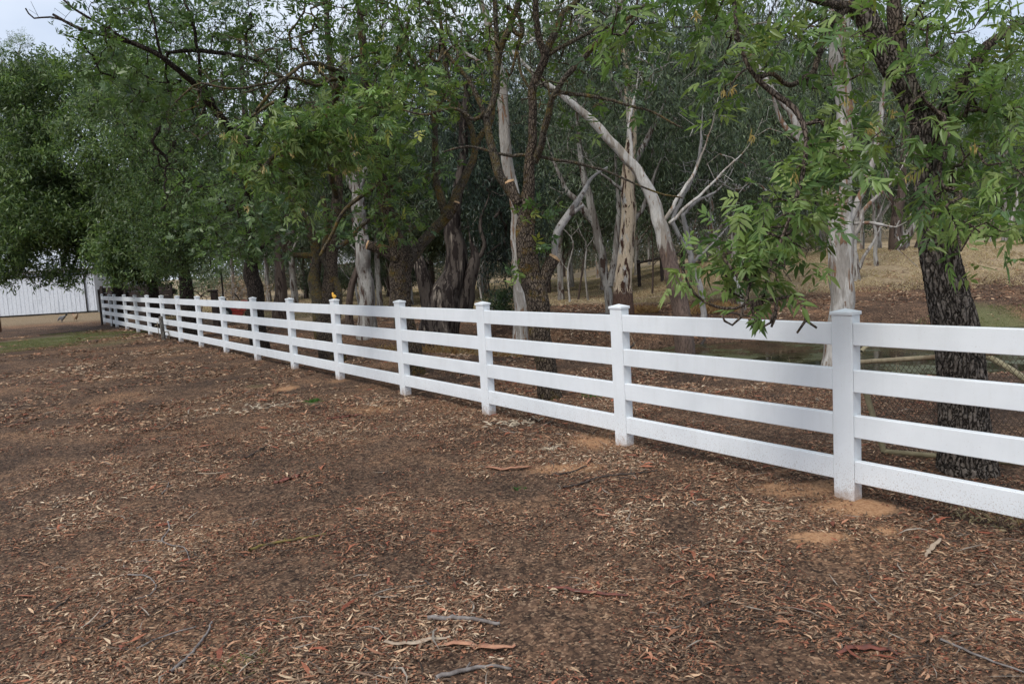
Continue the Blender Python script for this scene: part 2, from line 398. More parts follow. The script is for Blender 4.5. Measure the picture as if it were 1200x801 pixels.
class Tree:
    def __init__(s, seed, name, label, base, group=None, step=.14, cat='tree'):
        s.rng = RS(seed); s.root = thing(name, label, cat, base, group); s.base = np.array(base, float)
        s.Pn = []; s.Rn = []; s.par = []; s.chains = []; s.step = step; s.leaf = MB(); s.wood = MB()
        s.nlimb = 0
    def limb(s, pts, wob=.25):
        q = smoothline(pts, s.step)
        sl = np.concatenate([[0], np.cumsum(np.linalg.norm(np.diff(q[:, :3], axis=0), axis=1))])
        wl = max(.25, 7*float(q[:, 3].mean())); o3 = s.rng.random(3)*50; e_ = np.minimum(1, np.minimum(sl, sl[-1]-sl)/wl)[:, None]
        nz = np.stack([vn(np.stack([sl/wl+o3[k], sl*0, sl*0+k], -1), 1., 15)-.5 for k in range(3)], -1)
        q[:, :3] += nz*e_*np.maximum(q[:, 3:4]*(.35 if q[:, 3].max() > .08 else (.8 if q[:, 3].max() > .045 else 1.7)), .012)*wob*2.6
        fl = np.stack([vn(np.stack([sl/wl*3+o3[k], sl*0, sl*0+k], -1), 1., 16)-.5 for k in range(3)], -1)
        q[:, :3] += fl*e_*np.maximum(q[:, 3:4], .008)*wob*.8
        par = -1
        if s.Pn:
            A = np.array(s.Pn); d = np.linalg.norm(A-q[0, :3], axis=1); par = int(d.argmin())
        idx = []
        for r in q:
            s.Pn.append(r[:3]); s.Rn.append(max(r[3], .003)); s.par.append(par); par = len(s.Pn)-1; idx.append(par)
        s.nlimb = len(s.Pn)
        s.chains.append((idx, True)); return idx
    def grow(s, tgt, rtip=.004, curl=.12, step=None, up=.15, minr=.5):
        step = step or s.step*1.3; rng = s.rng
        n0 = len(s.Pn); cap = n0+len(tgt)*24
        A = np.empty((cap, 3)); A[:n0] = s.Pn
        par = list(s.par); cnt = n0
        d0 = np.full(len(tgt), 1e9)
        for i in range(0, n0, 3): d0 = np.minimum(d0, np.linalg.norm(tgt-A[i], axis=1))
        order = np.argsort(d0+rng.random(len(tgt))*.3); chains = []; ends = []; dirs = []
        for o in order:
            c = tgt[o]; dv = c-A[:cnt]; d = np.sqrt((dv*dv).sum(1)); 
            j = int((d*(1+.25*rng.random(cnt))).argmin()); dist = d[j]; a = A[j]
            pj = par[j]; pd = (a-A[pj]) if pj >= 0 else np.array([0, 0, 1.]); pd = pd/(np.linalg.norm(pd)+1e-9)
            k = int(min(20, max(2, math.ceil(dist/step))))
            ctl = a+pd*dist*.3+np.array([0, 0, up*dist])+rng.normal(size=3)*dist*curl
            t = (np.arange(1, k+1)/k)[:, None]
            q = (1-t)**2*a+2*t*(1-t)*ctl+t*t*c
            q[:-1] += rng.normal(size=(k-1, 3))*dist/k*curl*1.2
            idx = [j]
            for r in q: A[cnt] = r; par.append(idx[-1]); idx.append(cnt); cnt += 1
            chains.append(idx); ends.append(idx[-1]); dirs.append(c-A[par[-1]])
        w = np.zeros(cnt); w[ends] = 1
        for i in range(cnt-1, n0-1, -1):
            w[par[i]] += w[i] if par[i] >= n0 else 0
        R = np.empty(cnt); R[:n0] = s.Rn; R[n0:] = rtip*np.maximum(w[n0:], 1)**.5
        for ch in chains:
            rr = R[ch]
            rr[0] = min(R[ch[0]]*.8, rr[1]*1.35)
            s.chains.append((A[ch], rr))
        s.Pn = list(A[:cnt]); s.Rn = list(R); s.par = par
        return tgt[order], unit(np.array(dirs))
    def finish(s, mat, leafmat=None, sides=None, flare=.35, limbmat=None, disp=None, leafname='crown'):
        w2 = MB(); first = True
        for ch in s.chains:
            if ch[1] is True:
                p = np.array([s.Pn[i] for i in ch[0]]); r = np.array([s.Rn[i] for i in ch[0]])
                if first:
                    h = p[:, 2]-s.base[2]; r = r*(1+flare*np.exp(-np.maximum(h, 0)/(r[0]*1.6)))
                    ph = s.rng.random(3)*6
                    m = sides or 28
                    dd = disp or (lambda P_, th: 1+.06*np.sin(3*th[None]+ph[0]+P_[:, 2:3]*.8)+.05*np.sin(5*th[None]+ph[1]-P_[:, 2:3]*1.7)+.05*(vn(np.stack(np.broadcast_arrays(np.cos(th)[None]*2, np.sin(th)[None]*2, P_[:, 2:3]*3), -1), 1., 4)-.5))
                    s.wood.tube(p, r, m, True, disp=dd); first = False
                else:
                    (w2 if limbmat else s.wood).tube(p, r, 12 if r.max() > .03 else 7, True, disp=lambda P_, th: 1+.09*np.sin(2*th[None]+P_[:, 2:3]*3)+.08*(vn(np.stack(np.broadcast_arrays(np.cos(th)[None]*2, np.sin(th)[None]*2, P_[:, 2:3]*5+P_[:, :1]*5), -1), 1., 4)-.5))
            else:
                r = ch[1]; m = 6 if r.max() > .015 else (4 if r.max() > .006 else 3)
                (w2 if limbmat else s.wood).tube(ch[0], r, m, False)
        s.wood.build('trunk', mat, s.root, True, s.base)
        if limbmat and w2.n: w2.build('branches', limbmat, s.root, True, s.base)
        if s.leaf.n: s.leaf.build(leafname, leafmat, s.root, False, s.base)
        return s.root
    def ground_limb(s, l, D):
        """pixel limb whose first point is sunk to the ground"""
        q = px_limb(l, D); b = q[0].copy(); b[2] = float(terr(b[0], b[1]))-.25
        if q[0][2]-b[2] > .05: q = np.vstack([b, q])
        return q
def gbase(px, py, D):
    p = P(px, py, D); return (float(p[0]), float(p[1]), float(terr(p[0], p[1])))

# ================================================================ GROUND
def dirt_masks(x, y):
    p = np.stack([x, y, x*0], -1)
    R = np.zeros_like(x)
    for (px, py, ax, ay, s) in DIRT:
        c = G(px, py); a = ax*c[1]/F; b = ay*c[1]**2/(F*CAMH)
        R = np.maximum(R, s*np.exp(-(((x-c[0])/a)**2+((y-c[1])/b)**2)))
    Gm = np.zeros_like(x)
    for (px, py, ax, ay, s) in GREEN:
        c = G(px, py); a = ax*c[1]/F; b = ay*c[1]**2/(F*CAMH)
        Gm = np.maximum(Gm, s*np.exp(-(((x-c[0])/a)**2+((y-c[1])/b)**2)))
    far = ss(26, 32, y+(fbm(p, .15, 8)-.5)*6)
    B = 1.0*far*ss(-16, -6, x) + .95*ss(21.5, 27, y)*ss(3.5, 9, x) + 1.0*ss(55, 75, y) + .45*ss(34, 44, y)*ss(-8, -20, x)
    B = np.clip(B, 0, 1)*(1-Gm*.8)
    R = np.maximum(R, .3*ss(30, 38, y)*ss(-10, -18, x)*(1-ss(50, 56, y)))
    B = np.maximum(B, .5*ss(32, 40, y)*ss(-10, -18, x))
    return R, Gm, B
DIRT = [(935, 572, 75, 12, .95), (1000, 595, 60, 14, 1.), (960, 628, 50, 8, 1.), (1040, 622, 28, 7, .8), (665, 548, 50, 8, 1.),
        (700, 515, 45, 14, .85), (335, 455, 22, 5, .7), (440, 480, 40, 7, .75), (415, 478, 24, 5, .6), (395, 447, 20, 5, .5),
        (60, 380, 160, 4, .45), (560, 500, 30, 6, .5), (900, 555, 40, 8, .6), (730, 520, 30, 8, .7)]
GREEN = [(50, 400, 90, 9, .95), (130, 402, 50, 7, .55), (200, 410, 60, 8, .4), (1180, 370, 60, 10, 1.), (1060, 412, 60, 8, .6), (365, 472, 14, 4, .6),
         (700, 463, 24, 4, .7), (300, 452, 25, 4, .5), (810, 530, 30, 8, .4), (640, 555, 22, 4, .35)]
def build_ground():
    r = [0.0, .35]
    while r[-1] < 900: r.append(r[-1]*(1.0125 if r[-1] < 45 else 1.04)+.004)
    r = np.array(r[1:])
    th = np.concatenate([np.radians(np.arange(-44, 44.01, .13)), np.radians(np.arange(46, 314, 3.))])
    Rr, T = np.meshgrid(r, th, indexing='ij')
    x = Rr*np.sin(T); y = Rr*np.cos(T)
    z = terr(x, y)
    near = 1-ss(9, 22, Rr)
    p = np.stack([x, y, x*0], -1)
    z = z + near*(.012*(vn(p, 28, 21)-.5)+.01*(vn(p, 60, 22)-.5))
    R_, G_, B_ = dirt_masks(x, y)
    V = np.stack([x, y, z], -1).reshape(-1, 3)
    nr, nt_ = Rr.shape
    i = np.arange(nr-1)[:, None]*nt_; j = np.arange(nt_)[None]; k = (j+1) % nt_
    Q = np.stack([i+j, i+k, i+nt_+k, i+nt_+j], -1).reshape(-1, 4)[:, ::-1]
    V = np.concatenate([V, [[0, 0, float(terr(0, 0))]]]); c0 = len(V)-1
    T3 = np.stack([np.full(nt_, c0), (np.arange(nt_)+1) % nt_, np.arange(nt_)], -1)[:, ::-1]
    T3 = T3[:, ::-1]
    col = np.stack([R_, G_, B_], -1).reshape(-1, 3); col = np.concatenate([col, [[0, 0, 0]]])
    # upward faces
    me = mesh('ground', V, Q, T3, M['ground'], col, True)
    me.flip_normals() if me.polygons[10].normal.z < 0 else None
    obj('ground', me, kind='structure')
build_ground()

def mat_water():
    m, nt = newmat('pond_water'); n = N(nt); v = n.pos()
    s = n.noise(n.scale(v, (1, 2.5, 1)), 2.5, 4)
    al = n.noise(v, .9, 5, .65)
    c = n.mix(n.ramp(al, [(.45, (0,)*3), (.6, (1,)*3)]), (.02, .018, .01), (.075, .08, .035))
    ro = n.ramp(al, [(.45, (.04,)*3), (.62, (.45,)*3)])
    n.out(n.bsdf(c, ro, s, .12, .02, .5)); return m
th = np.linspace(0, 2*math.pi, 65)[:-1]
wx = 9.2+8.2*np.cos(th); wy = 16.2+3.6*np.sin(th)
wv = np.concatenate([[[9.2, 16.2, -.52]], np.stack([wx, wy, wx*0-.52], -1)])
obj('pond_water', mesh('pond_water', wv, None, [[0, 1+i, 1+(i+1) % 64] for i in range(64)], mat_water()), kind='structure')

# ================================================================ LITTER
def litter(seed, n, rmin, rmax, amin, amax, L0, cols, thr=0., power=1., name='leaf_litter', label=None, wr=(.13, .26), lift=.006, keepf=None):  # noqa
    rng = RS(seed)
    u = rng.random(n*3); r = (rmin**power+(rmax**power-rmin**power)*u)**(1/power)
    a = np.radians(rng.uniform(amin, amax, n*3)); x = r*np.sin(a); y = r*np.cos(a)
    p = np.stack([x, y, x*0], -1)
    dens = .5*fbm(p, .8, 31, 3)+.5*fbm(p, 3.0, 35, 3); dens = .5+(dens-.5)*2.3
    R_, G_, B_ = dirt_masks(x, y)
    keep = (dens+.16*ss(-4, .5, x)-.08+.3*(rng.random(n*3)-.5) > thr+.12*(R_ > .4)+.18*(R_ > .7)+.25*(B_ > .45)+.2*(G_ > .35))
    keep &= (terr(x, y, False) > -.5)
    if keepf is not None: keep &= keepf(x, y, rng)
    x, y, r = x[keep][:n], y[keep][:n], r[keep][:n]; m = len(x)
    z = terr(x, y)+lift*rng.random(m)+.003
    B = np.stack([x, y, z], -1)
    an = rng.uniform(0, 2*math.pi, m)
    D = unit(np.stack([np.cos(an), np.sin(an), rng.normal(size=m)*.16+.04], -1))
    S = unit(np.cross(np.tile([0, 0, 1.], (m, 1)), D)+rng.normal(size=(m, 3))*[.1, .1, .3])
    L = L0*np.exp((rng.normal(size=m)*.42).clip(-.9, .75))*np.maximum(1, r/6)**.35; W = L*rng.uniform(*wr, m)*np.maximum(1, r/9)**.3
    cc = np.asarray(cols); pick = (rng.random(m)*.75+.35*(vn(B, 1.2, 44))-.05).clip(0, .999)
    c = cc[(pick*len(cc)).astype(int)]*rng.uniform(.7, 1.25, (m, 1))
    V, Q, cl = leaves6(B, D, S, L, W, c, .04, (rng.normal(size=m)*.13).clip(-.2, .2))
    i6 = np.arange(m)[:, None]*6; Q = i6+[1, 2, 4, 5]; T = np.concatenate([i6+[0, 1, 5], i6+[2, 3, 4]], 0)
    o = obj(name, mesh(name, V, Q, T, M['litter'], cl, False), kind='stuff')
    if label: o['label'] = label
    return o
LIT = [(.05, .036, .028), (.065, .044, .032), (.19, .07, .042), (.12, .08, .055), (.30, .14, .08), (.20, .135, .09), (.40, .225, .135), (.30, .20, .13), (.50, .33, .205), (.56, .41, .27), (.62, .49, .35)]
litter(1, 200000, 2.4, 13, -42, 42, .026, LIT, .54, 1.15, label='dry leaf litter scattered over the brown earth')
litter(2, 12000, 2.4, 9, -42, 42, .044, LIT[3:], .57, 1.3, 'long_leaf_litter', 'pale curled gum leaves drifted in patches', (.12, .2), .012)
litter(3, 90000, 10, 34, -42, 42, .048, LIT, .48, 1.1, 'far_leaf_litter', 'leaf litter thinning out towards the trees and sheds')
litter(4, 190000, 2.4, 10.5, -42, 42, .012, LIT[:7], .36, 1.3, 'mulch_crumbs', 'fine dark bark crumbs covering the earth', (.35, .8), .003)
litter(8, 3800, 2.4, 13, -42, 42, .11, [(.05, .038, .03), (.09, .065, .05), (.26, .22, .18), (.2, .13, .09)], .5, 1.2, 'twig_litter', 'thin dry twigs strewn through the litter', (.035, .06), .014)
litter(9, 1500, 2.4, 13, -42, 42, .075, [(.26, .085, .05), (.34, .13, .075), (.2, .07, .045), (.42, .2, .12)], .57, 1.2, 'bark_litter', 'rust-coloured peeled bark flakes lying in patches', (.12, .22), .012)

# grass
def grass(name, label, seed, n, centre, rad, h, cols, w=.006, lean=.5, gate=0., mask=None, kind='stuff', parent=None, origin=(0, 0, 0)):
    rng = RS(seed)
    a = rng.random(n)**.5; t = rng.uniform(0, 2*math.pi, n)
    x = centre[0]+rad[0]*a*np.cos(t); y = centre[1]+rad[1]*a*np.sin(t)
    k = np.ones(n, bool)
    if gate: k &= vn(np.stack([x, y, x*0], -1), 1.1, 60) > gate
    if mask is not None: k &= mask(x, y, rng)
    x, y = x[k], y[k]; m = len(x)
    B = np.stack([x, y, terr(x, y)-.01], -1)
    D = unit(np.stack([rng.normal(size=m)*lean, rng.normal(size=m)*lean, np.ones(m)], -1)); S = ortho(D, rng)
    L = h*rng.uniform(.5, 1.2, m)
    c = np.asarray(cols)[rng.integers(0, len(cols), m)]*rng.uniform(.75, 1.25, (m, 1))
    V, Q, cl = leaves6(B, D, S, L, np.full(m, w)*rng.uniform(.7, 1.4, m), c, droop=.25)
    me = mesh(name, off(V, origin), Q, None, M['grass'], cl, False)
    return obj(name, me, parent, **({'kind': kind, 'label': label} if kind else {}))
DRY = [(.42, .32, .20), (.52, .41, .27), (.32, .23, .13), (.62, .51, .36)]
GRN = [(.10, .14, .04), (.15, .18, .06), (.2, .21, .09)]
grass('dry_grass', 'dry straw-coloured grass on the mound beyond the pond', 5, 90000, (17, 32), (14, 10), .16, DRY, .012, .6, .28,
      lambda x, y, r: (y > 22.5) & (x > 4) & (x/y < .75))
grass('paddock_grass', 'short bleached paddock grass under the gum trees', 6, 110000, (0, 46), (20, 17), .09, DRY+[(.3, .26, .14)], .022, .7, .3)
grass('green_grass', 'patchy green grass near the far end of the fence', 7, 42000, (G(45, 400)[0], G(45, 400)[1]), (3.4, 4.2), .05, GRN+[(.2, .16, .08)], .008, .8, .35)
grass('bank_moss', 'green weeds on the far bank of the pond', 8, 9000, (G(1190, 371)[0]+.6, G(1190, 371)[1]), (3.2, 1.6), .06, GRN, .012, .7, .25)

# ================================================================ FENCE
d0 = np.array([-1.267, 1.851]); SPC = float(np.linalg.norm(d0)); d0 /= SPC
FD = np.array([d0[0], d0[1], 0]); FN = np.array([-d0[1]*1.0, d0[0], 0]); FN = FN if FN[1] < 0 else -FN
FP0 = np.array([2.174, 5.344, 0])
PA, PB = .152, .10      # post width along the fence, post depth
def on_line(px, py):
    r = FW + UU*(px-600)/F + VV*(400.5-py)/F
    A = np.array([[r[0], -FD[0]], [r[1], -FD[1]]]); s = np.linalg.solve(A, FP0[:2]-EYE[:2]); return s[1]
fb = [(977, 580), (721, 522), (565, 487), (469, 463), (393.5, 445), (341, 431), (298, 419), (262, 411), (233, 404.5), (209.5, 400), (191, 396.5), (174, 392.5), (160, 389.3), (147.3, 387), (135.5, 384), (130, 382.6), (121, 381)]
ts = [-2*SPC, -SPC]+[float(on_line(*q)) for q in fb]
fence_root_p = FP0+FD*ts[2]
FR = thing('ranch_fence', 'long white four-rail vinyl ranch fence running across the yard', 'fence', (fence_root_p[0], fence_root_p[1], 0))
O = np.array([fence_root_p[0], fence_root_p[1], 0.])
rf = RS(12)
Z3 = np.array([0, 0, 1.])
edges = []
for k, t in enumerate(ts):
    E0 = FP0+FD*t; g = float(terr(E0[0], E0[1])); E0 = np.array([E0[0], E0[1], 0]); edges.append(E0)
    b = MB(); b.box(E0-O, FD, FN, Z3, (-PA, -PB, g-.25), (0, 0, 1.262), .006)
    po = b.build('post', M['vinyl'], FR)
    c = MB(); hz = 1.258
    c.box(E0-O, FD, FN, Z3, (-PA-.008, -PB-.008, hz), (.008, .008, hz+.024), .004)
    # low pyramid top
    q = np.array([[-PA-.004, -PB-.004, hz+.0235], [.004, -PB-.004, hz+.0235], [.004, .004, hz+.0235], [-PA-.004, .004, hz+.0235], [-PA/2, -PB/2, hz+.044]])
    A = np.array([FD, FN, Z3]); c.add(E0-O+q@A, None, [[0, 1, 4], [1, 2, 4], [2, 3, 4], [3, 0, 4]])
    c.build('cap', M['vinyl'], po)
for k in range(len(ts)-1):
    a, e = edges[k], edges[k+1]
    for zt_ in (1.205, .895, .585, .275):
        b = MB(); L = float((e-a)@FD)
        j = rf.normal()*.002
        b.box(a-O, FD, FN, Z3, (.001, -.062, zt_-.15+j), (L-PA-.001, -.008, zt_+j), .004)
        b.build('rail', M['vinyl'], FR)

# ================================================================ ASH TREES ALONG THE FENCE
def add_ash(t, blobs, L, nspray, spread, cols, near, rtip, yellow=None, curl=.14, up=.1):
    tg = np.concatenate([blob(*b, t.rng) if len(b) == 7 else blob(*b[:7], t.rng, b[7]) for b in blobs])
    tips, dirs = t.grow(tg, rtip, curl, up=up)
    V, Q, c = ash_leaves(tips, dirs, spread, nspray, L, t.rng, cols, near, yellow); t.leaf.add(V, Q, None, c)
def add_bare(t, blobs, rtip, curl=.3, k=1):
    tg = np.concatenate([blob(*b, t.rng) for b in blobs]); t.grow(tg, rtip, curl, up=.05)

# ---- nearest tree, right
def deep_bark(P_, th):
    a = th[None]+0*P_[:, :1]; z = P_[:, 2:3]+0*a
    q = np.stack([np.cos(a)*1.9, np.sin(a)*1.9, z*1.0], -1)
    w = fbm(q, 2.2, 50)-.5
    u = np.stack([np.cos(a)*1.9+w*.4, np.sin(a)*1.9, z*3.0+w*.9], -1)
    r1 = np.abs(vn(u, 5.2, 51)-.5)*2; r2 = np.abs(vn(u, 9.5, 52)-.5)*2
    return 1+.06*w+.13*ss(0, .3, r1)+.06*ss(0, .35, r2)-.17
t = Tree(100, 'ash_tree', 'nearest tree, thick dark fissured trunk leaning behind the right end of the fence', gbase(1134, 558, 5.75), 'leafy trees in a row behind the white fence', .05)
D = 5.75
t.step = .012
t.limb(t.ground_limb([(1134, 556, 66), (1131, 520, 62), (1129, 480, 60), (1126, 430, 59), (1120, 385, 57), (1110, 340, 52), (1101, 300, 47), (1093, 260, 39), (1088, 220, 35), (1086, 180, 32), (1080, 140, 31), (1062, 105, 29), (1040, 70, 28), (1025, 40, 27), (1012, 10, 26), (1000, -60, 22), (980, -160, 20), (950, -300, 14)], D), 0)
t.step = .06
t.limb(px_limb([(1066, 110, 22.5), (1055, 60, 18.75), (1048, 10, 17.25), (1052, -80, 13.5), (1070, -200, 9)], D))
t.limb(px_limb([(1086, 165, 19.5), (1118, 112, 15), (1150, 62, 13.5), (1185, 35, 10.5), (1230, 0, 8.25), (1290, -60, 6)], D))
t.limb(px_limb([(1022, 34, 20), (996, 8, 15, 5.7), (977, 25, 12, 5.6), (963, 55, 9, 5.5), (954, 84, 7, 5.4)], D))
t.limb(px_limb([(996, 8, 13, 5.7), (960, 0, 9, 5.5), (900, -20, 8, 5.3), (820, -30, 7, 5.1), (740, -40, 5, 5.0)], D))
t.limb(px_limb([(1088, 190, 10), (1095, 165, 7, 5.5), (1102, 140, 6, 5.3), (1085, 120, 5, 5.2)], D))
t.limb(px_limb([(954, 84, 7, 5.4), (925, 100, 6, 5.2), (905, 88, 6, 5.1), (884, 90, 6, 5.0), (868, 60, 5, 5.0), (862, 20, 5, 5.05), (860, -28, 6, 5.2)], 5.))
t.limb(px_limb([(886, 92, 6, 5.0), (905, 108, 7, 5.0), (930, 126, 7, 4.95), (944, 160, 6, 4.9), (938, 210, 6, 4.8), (925, 260, 5, 4.75), (905, 305, 5, 4.7), (895, 345, 4, 4.65)], 5.))
t.limb(px_limb([(905, 305, 4, 4.7), (880, 330, 4, 4.65), (872, 358, 4, 4.6), (840, 360, 4, 4.6), (815, 345, 3, 4.6), (800, 318, 3, 4.6)], 4.6))
for l in ([(872, 356, 4), (868, 372, 4), (858, 381, 3), (849, 376, 3), (846, 368, 2.4)], [(880, 352, 4), (884, 372, 4), (892, 384, 4), (903, 378, 3), (906, 366, 2.5)],
          [(888, 362, 4), (887, 378, 3), (877, 374, 3)], [(910, 352, 4), (908, 372, 5), (904, 383, 3)], [(884, 376, 3.5), (884, 386, 3), (880, 381, 2)],
          [(940, 345, 3, 4.65), (942, 358, 3), (944, 376, 4), (934, 390, 3)], [(944, 375, 4), (957, 384, 3)], [(880, 355, 5), (895, 352, 4), (912, 350, 4), (935, 345, 3.5)], [(895, 345, 5), (893, 355, 5), (882, 358, 5)]):
    t.limb(px_limb(l, 4.6))
Bl = [(885, 320, 4.75, 52, 36, .3, 30), (918, 262, 4.85, 50, 50, .35, 28), (952, 185, 5.0, 50, 50, .45, 24), (850, 80, 5.1, 50, 38, .4, 15),
      (905, 20, 5.3, 110, 45, .6, 30), (800, 5, 5.1, 60, 30, .4, 15), (725, 22, 4.9, 34, 30, .3, 9), (1000, 90, 5.2, 55, 50, .5, 14),
      (1150, 90, 5.4, 70, 80, .7, 50), (1180, 205, 5.2, 50, 75, .7, 42), (1125, 235, 4.9, 38, 40, .35, 13), (1150, 275, 4.7, 45, 25, .25, 12),
      (1105, 15, 5.5, 60, 45, .7, 26), (1195, 60, 5.6, 50, 70, .8, 26), (798, 310, 4.65, 10, 10, .08, 3), (1010, 180, 5.1, 35, 40, .4, 11), (850, 300, 4.7, 30, 20, .2, 6), (1060, 150, 5.0, 22, 40, .3, 7), (960, 230, 5.1, 26, 40, .3, 9),
      (1100, 180, 5.8, 90, 90, 1., 20),
      (1020, -190, 5.8, 420, 150, 1.7, 170)]
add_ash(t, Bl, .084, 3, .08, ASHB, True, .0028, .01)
add_bare(t, [(1110, 80, 5.6, 60, 60, .5, 18), (950, 60, 5.4, 60, 50, .5, 14), (1000, 20, 5.6, 60, 40, .5, 12)], .002)
sc_ = []
for (px, py, D_) in [(848, 106, 5.0), (856, 104, 5.0), (1018, 148, 4.95), (1020, 152, 4.95), (815, 18, 5.0), (1046, 130, 5.), (1067, 205, 4.9), (1142, 172, 5.), (880, 158, 4.95), (930, 205, 4.8), (993, 118, 5.1)]:
    b = MB(); c = P(px, py, D_); n_ = 12
    D3 = unit(t.rng.normal(size=(n_, 3))*.45+[0, 0, -1]); T_ = np.tile(c, (n_, 1))+t.rng.normal(size=(n_, 3))*.013
    V, Q, cl = leaves6(T_, D3, ortho(D3, t.rng), np.full(n_, .042), np.full(n_, .009), np.tile([.52, .38, .14], (n_, 1))*t.rng.uniform(.7, 1.2, (n_, 1)), .1)
    b.add(V, Q, None, cl); b.tube([c+[0, 0, .05], c], .0015, 3, False, (.3, .25, .1)); b.build('seed_cluster', M['leaf'], t.root, False, t.base)
t.finish(M['bark'], M['leaf'], 110, .2, M['barkl'], deep_bark)

# ---- second tree (mossy, forked)
D = 9.8; t = Tree(101, 'ash_tree', 'mossy forked tree with sawn stub and dead grey limb behind the fence', gbase(645, 470, D), 'leafy trees in a row behind the white fence', .08)
t.step = .03
t.limb(t.ground_limb([(645, 468, 25.42), (640, 440, 23.78), (634, 410, 23.78), (630, 380, 25.42), (627, 350, 27.06), (622, 310, 24.6), (617, 280, 22.14), (616, 250, 18.86), (620, 215, 13.12), (624, 170, 10.66), (625, 130, 9.84), (626, 100, 9.84), (633, 82, 9.02), (639, 66, 9.02), (631, 40, 7.38), (627, 0, 6.56), (632, -60, 5.74), (640, -140, 4.1)], D), .5)
t.step = .08
for l in ([(618, 262, 12.48), (603, 235, 11.7), (588, 208, 10.14), (577, 172, 9.36), (567, 135, 7.8), (556, 110, 6.24), (545, 90, 4.68), (520, 60, 3.9)],
          [(569, 138, 9), (582, 108, 8), (585, 67, 8), (597, 34, 7), (609, 0, 6), (622, -50, 5)], [(585, 67, 6), (582, 30, 5), (578, 0, 5), (570, -50, 4)],
          [(639, 66, 9), (650, 38, 8), (662, 16, 7), (682, -6, 6), (705, -50, 5)],
          [(627, 190, 8), (634, 160, 8, 9.6), (641, 132, 8, 9.5), (656, 102, 7, 9.4), (678, 72, 7, 9.3), (700, 50, 6, 9.2), (722, 32, 5, 9.1), (758, 5, 4, 9)],
          [(640, 66, 5), (665, 52, 5), (700, 36, 4), (735, 28, 3)],
          [(627, 181, 4), (600, 183, 4), (575, 178, 3), (548, 170, 3), (520, 178, 2)], [(628, 183, 4), (680, 192, 4, 9.6), (720, 205, 3, 9.5), (760, 222, 2.5, 9.4), (800, 232, 2, 9.4)],
          [(644, 106, 5, 9.5), (690, 112, 4, 9.4), (745, 125, 3, 9.3), (800, 150, 2, 9.2)], [(600, 34, 5), (612, 42, 5), (608, 22, 4), (590, 5, 3)],
          [(610, 42, 4), (604, 68, 3.5), (597, 90, 3), (592, 80, 2)], [(625, 110, 4), (612, 88, 3), (606, 60, 3)], [(566, 133, 5), (555, 140, 5), (530, 128, 4), (500, 135, 3), (470, 128, 2)]):
    t.limb(px_limb(l, D), .5)
add_bare(t, [(560, 60, 9.5, 110, 70, 1.3, 130), (680, 90, 9.4, 90, 70, 1.2, 80), (610, 80, 9.6, 60, 90, .6, 60)], .0028, .35)
add_ash(t, [(600, 0, 9.6, 150, 45, 1.8, 60), (700, 70, 10, 70, 50, 1.3, 18), (628, 240, 9.5, 18, 8, .2, 6), (640, 195, 9.9, 14, 20, .2, 0), (600, 318, 9.7, 10, 14, .15, 3), (640, 285, 9.6, 12, 12, .15, 3),
            (530, 110, 9.6, 60, 60, 1., 22), (690, 145, 9.5, 30, 12, .3, 6), (640, -120, 9.8, 260, 90, 2.4, 150), (745, 85, 9.6, 50, 50, .8, 14)], .08, 3, .1, ASH, False, .003, .03)
sb = MB(); q = px_limb([(628, 358, 17), (634, 335, 17), (642, 315, 15), (650, 302, 14)], D); q = smoothline(q, .05); sb.tube(q[:, :3], q[:, 3], 14, True)
st = sb.build('sawn_stub', M['barkm'], t.root, True, t.base)
def sawn(p0, p1, r, parent, base):
    b = MB(); d = unit((np.array(p1)-p0)[None])[0]; b.tube([np.array(p1)-d*.01, np.array(p1)+d*.012], r*1.02, 14, True); b.build('sawn_face', M['cut'], parent, True, base)
sawn(q[-2, :3], q[-1, :3], q[-1, 3], st, t.base)
lb = MB(); q = smoothline(px_limb([(650, 306, 5.25, 9.85), (650, 290, 8.25, 9.85), (653, 272, 9, 9.9), (666, 252, 9, 10), (682, 228, 6, 10.1), (694, 208, 3.75, 10.2), (712, 196, 2.25, 10.3)], D), .06)
lb.tube(q[:, :3], q[:, 3], 10, True)
q = smoothline(px_limb([(664, 255, 6, 10), (676, 246, 5, 10), (684, 240, 3, 10)], D), .06); lb.tube(q[:, :3], q[:, 3], 7, True)
lb.build('dead_limb', M['dead'], t.root, True, t.base)
q = px_limb([(606, 238, 11), (597, 213, 11)], 9.75); b = MB(); b.tube(q[:, :3], q[:, 3], 12, True); o_ = b.build('sawn_stub', M['barkm'], t.root, True, t.base); sawn(q[0, :3], q[1, :3], q[1, 3], o_, t.base)
t.finish(M['barkm'], M['leaf'], 40, .12, M['lich'])

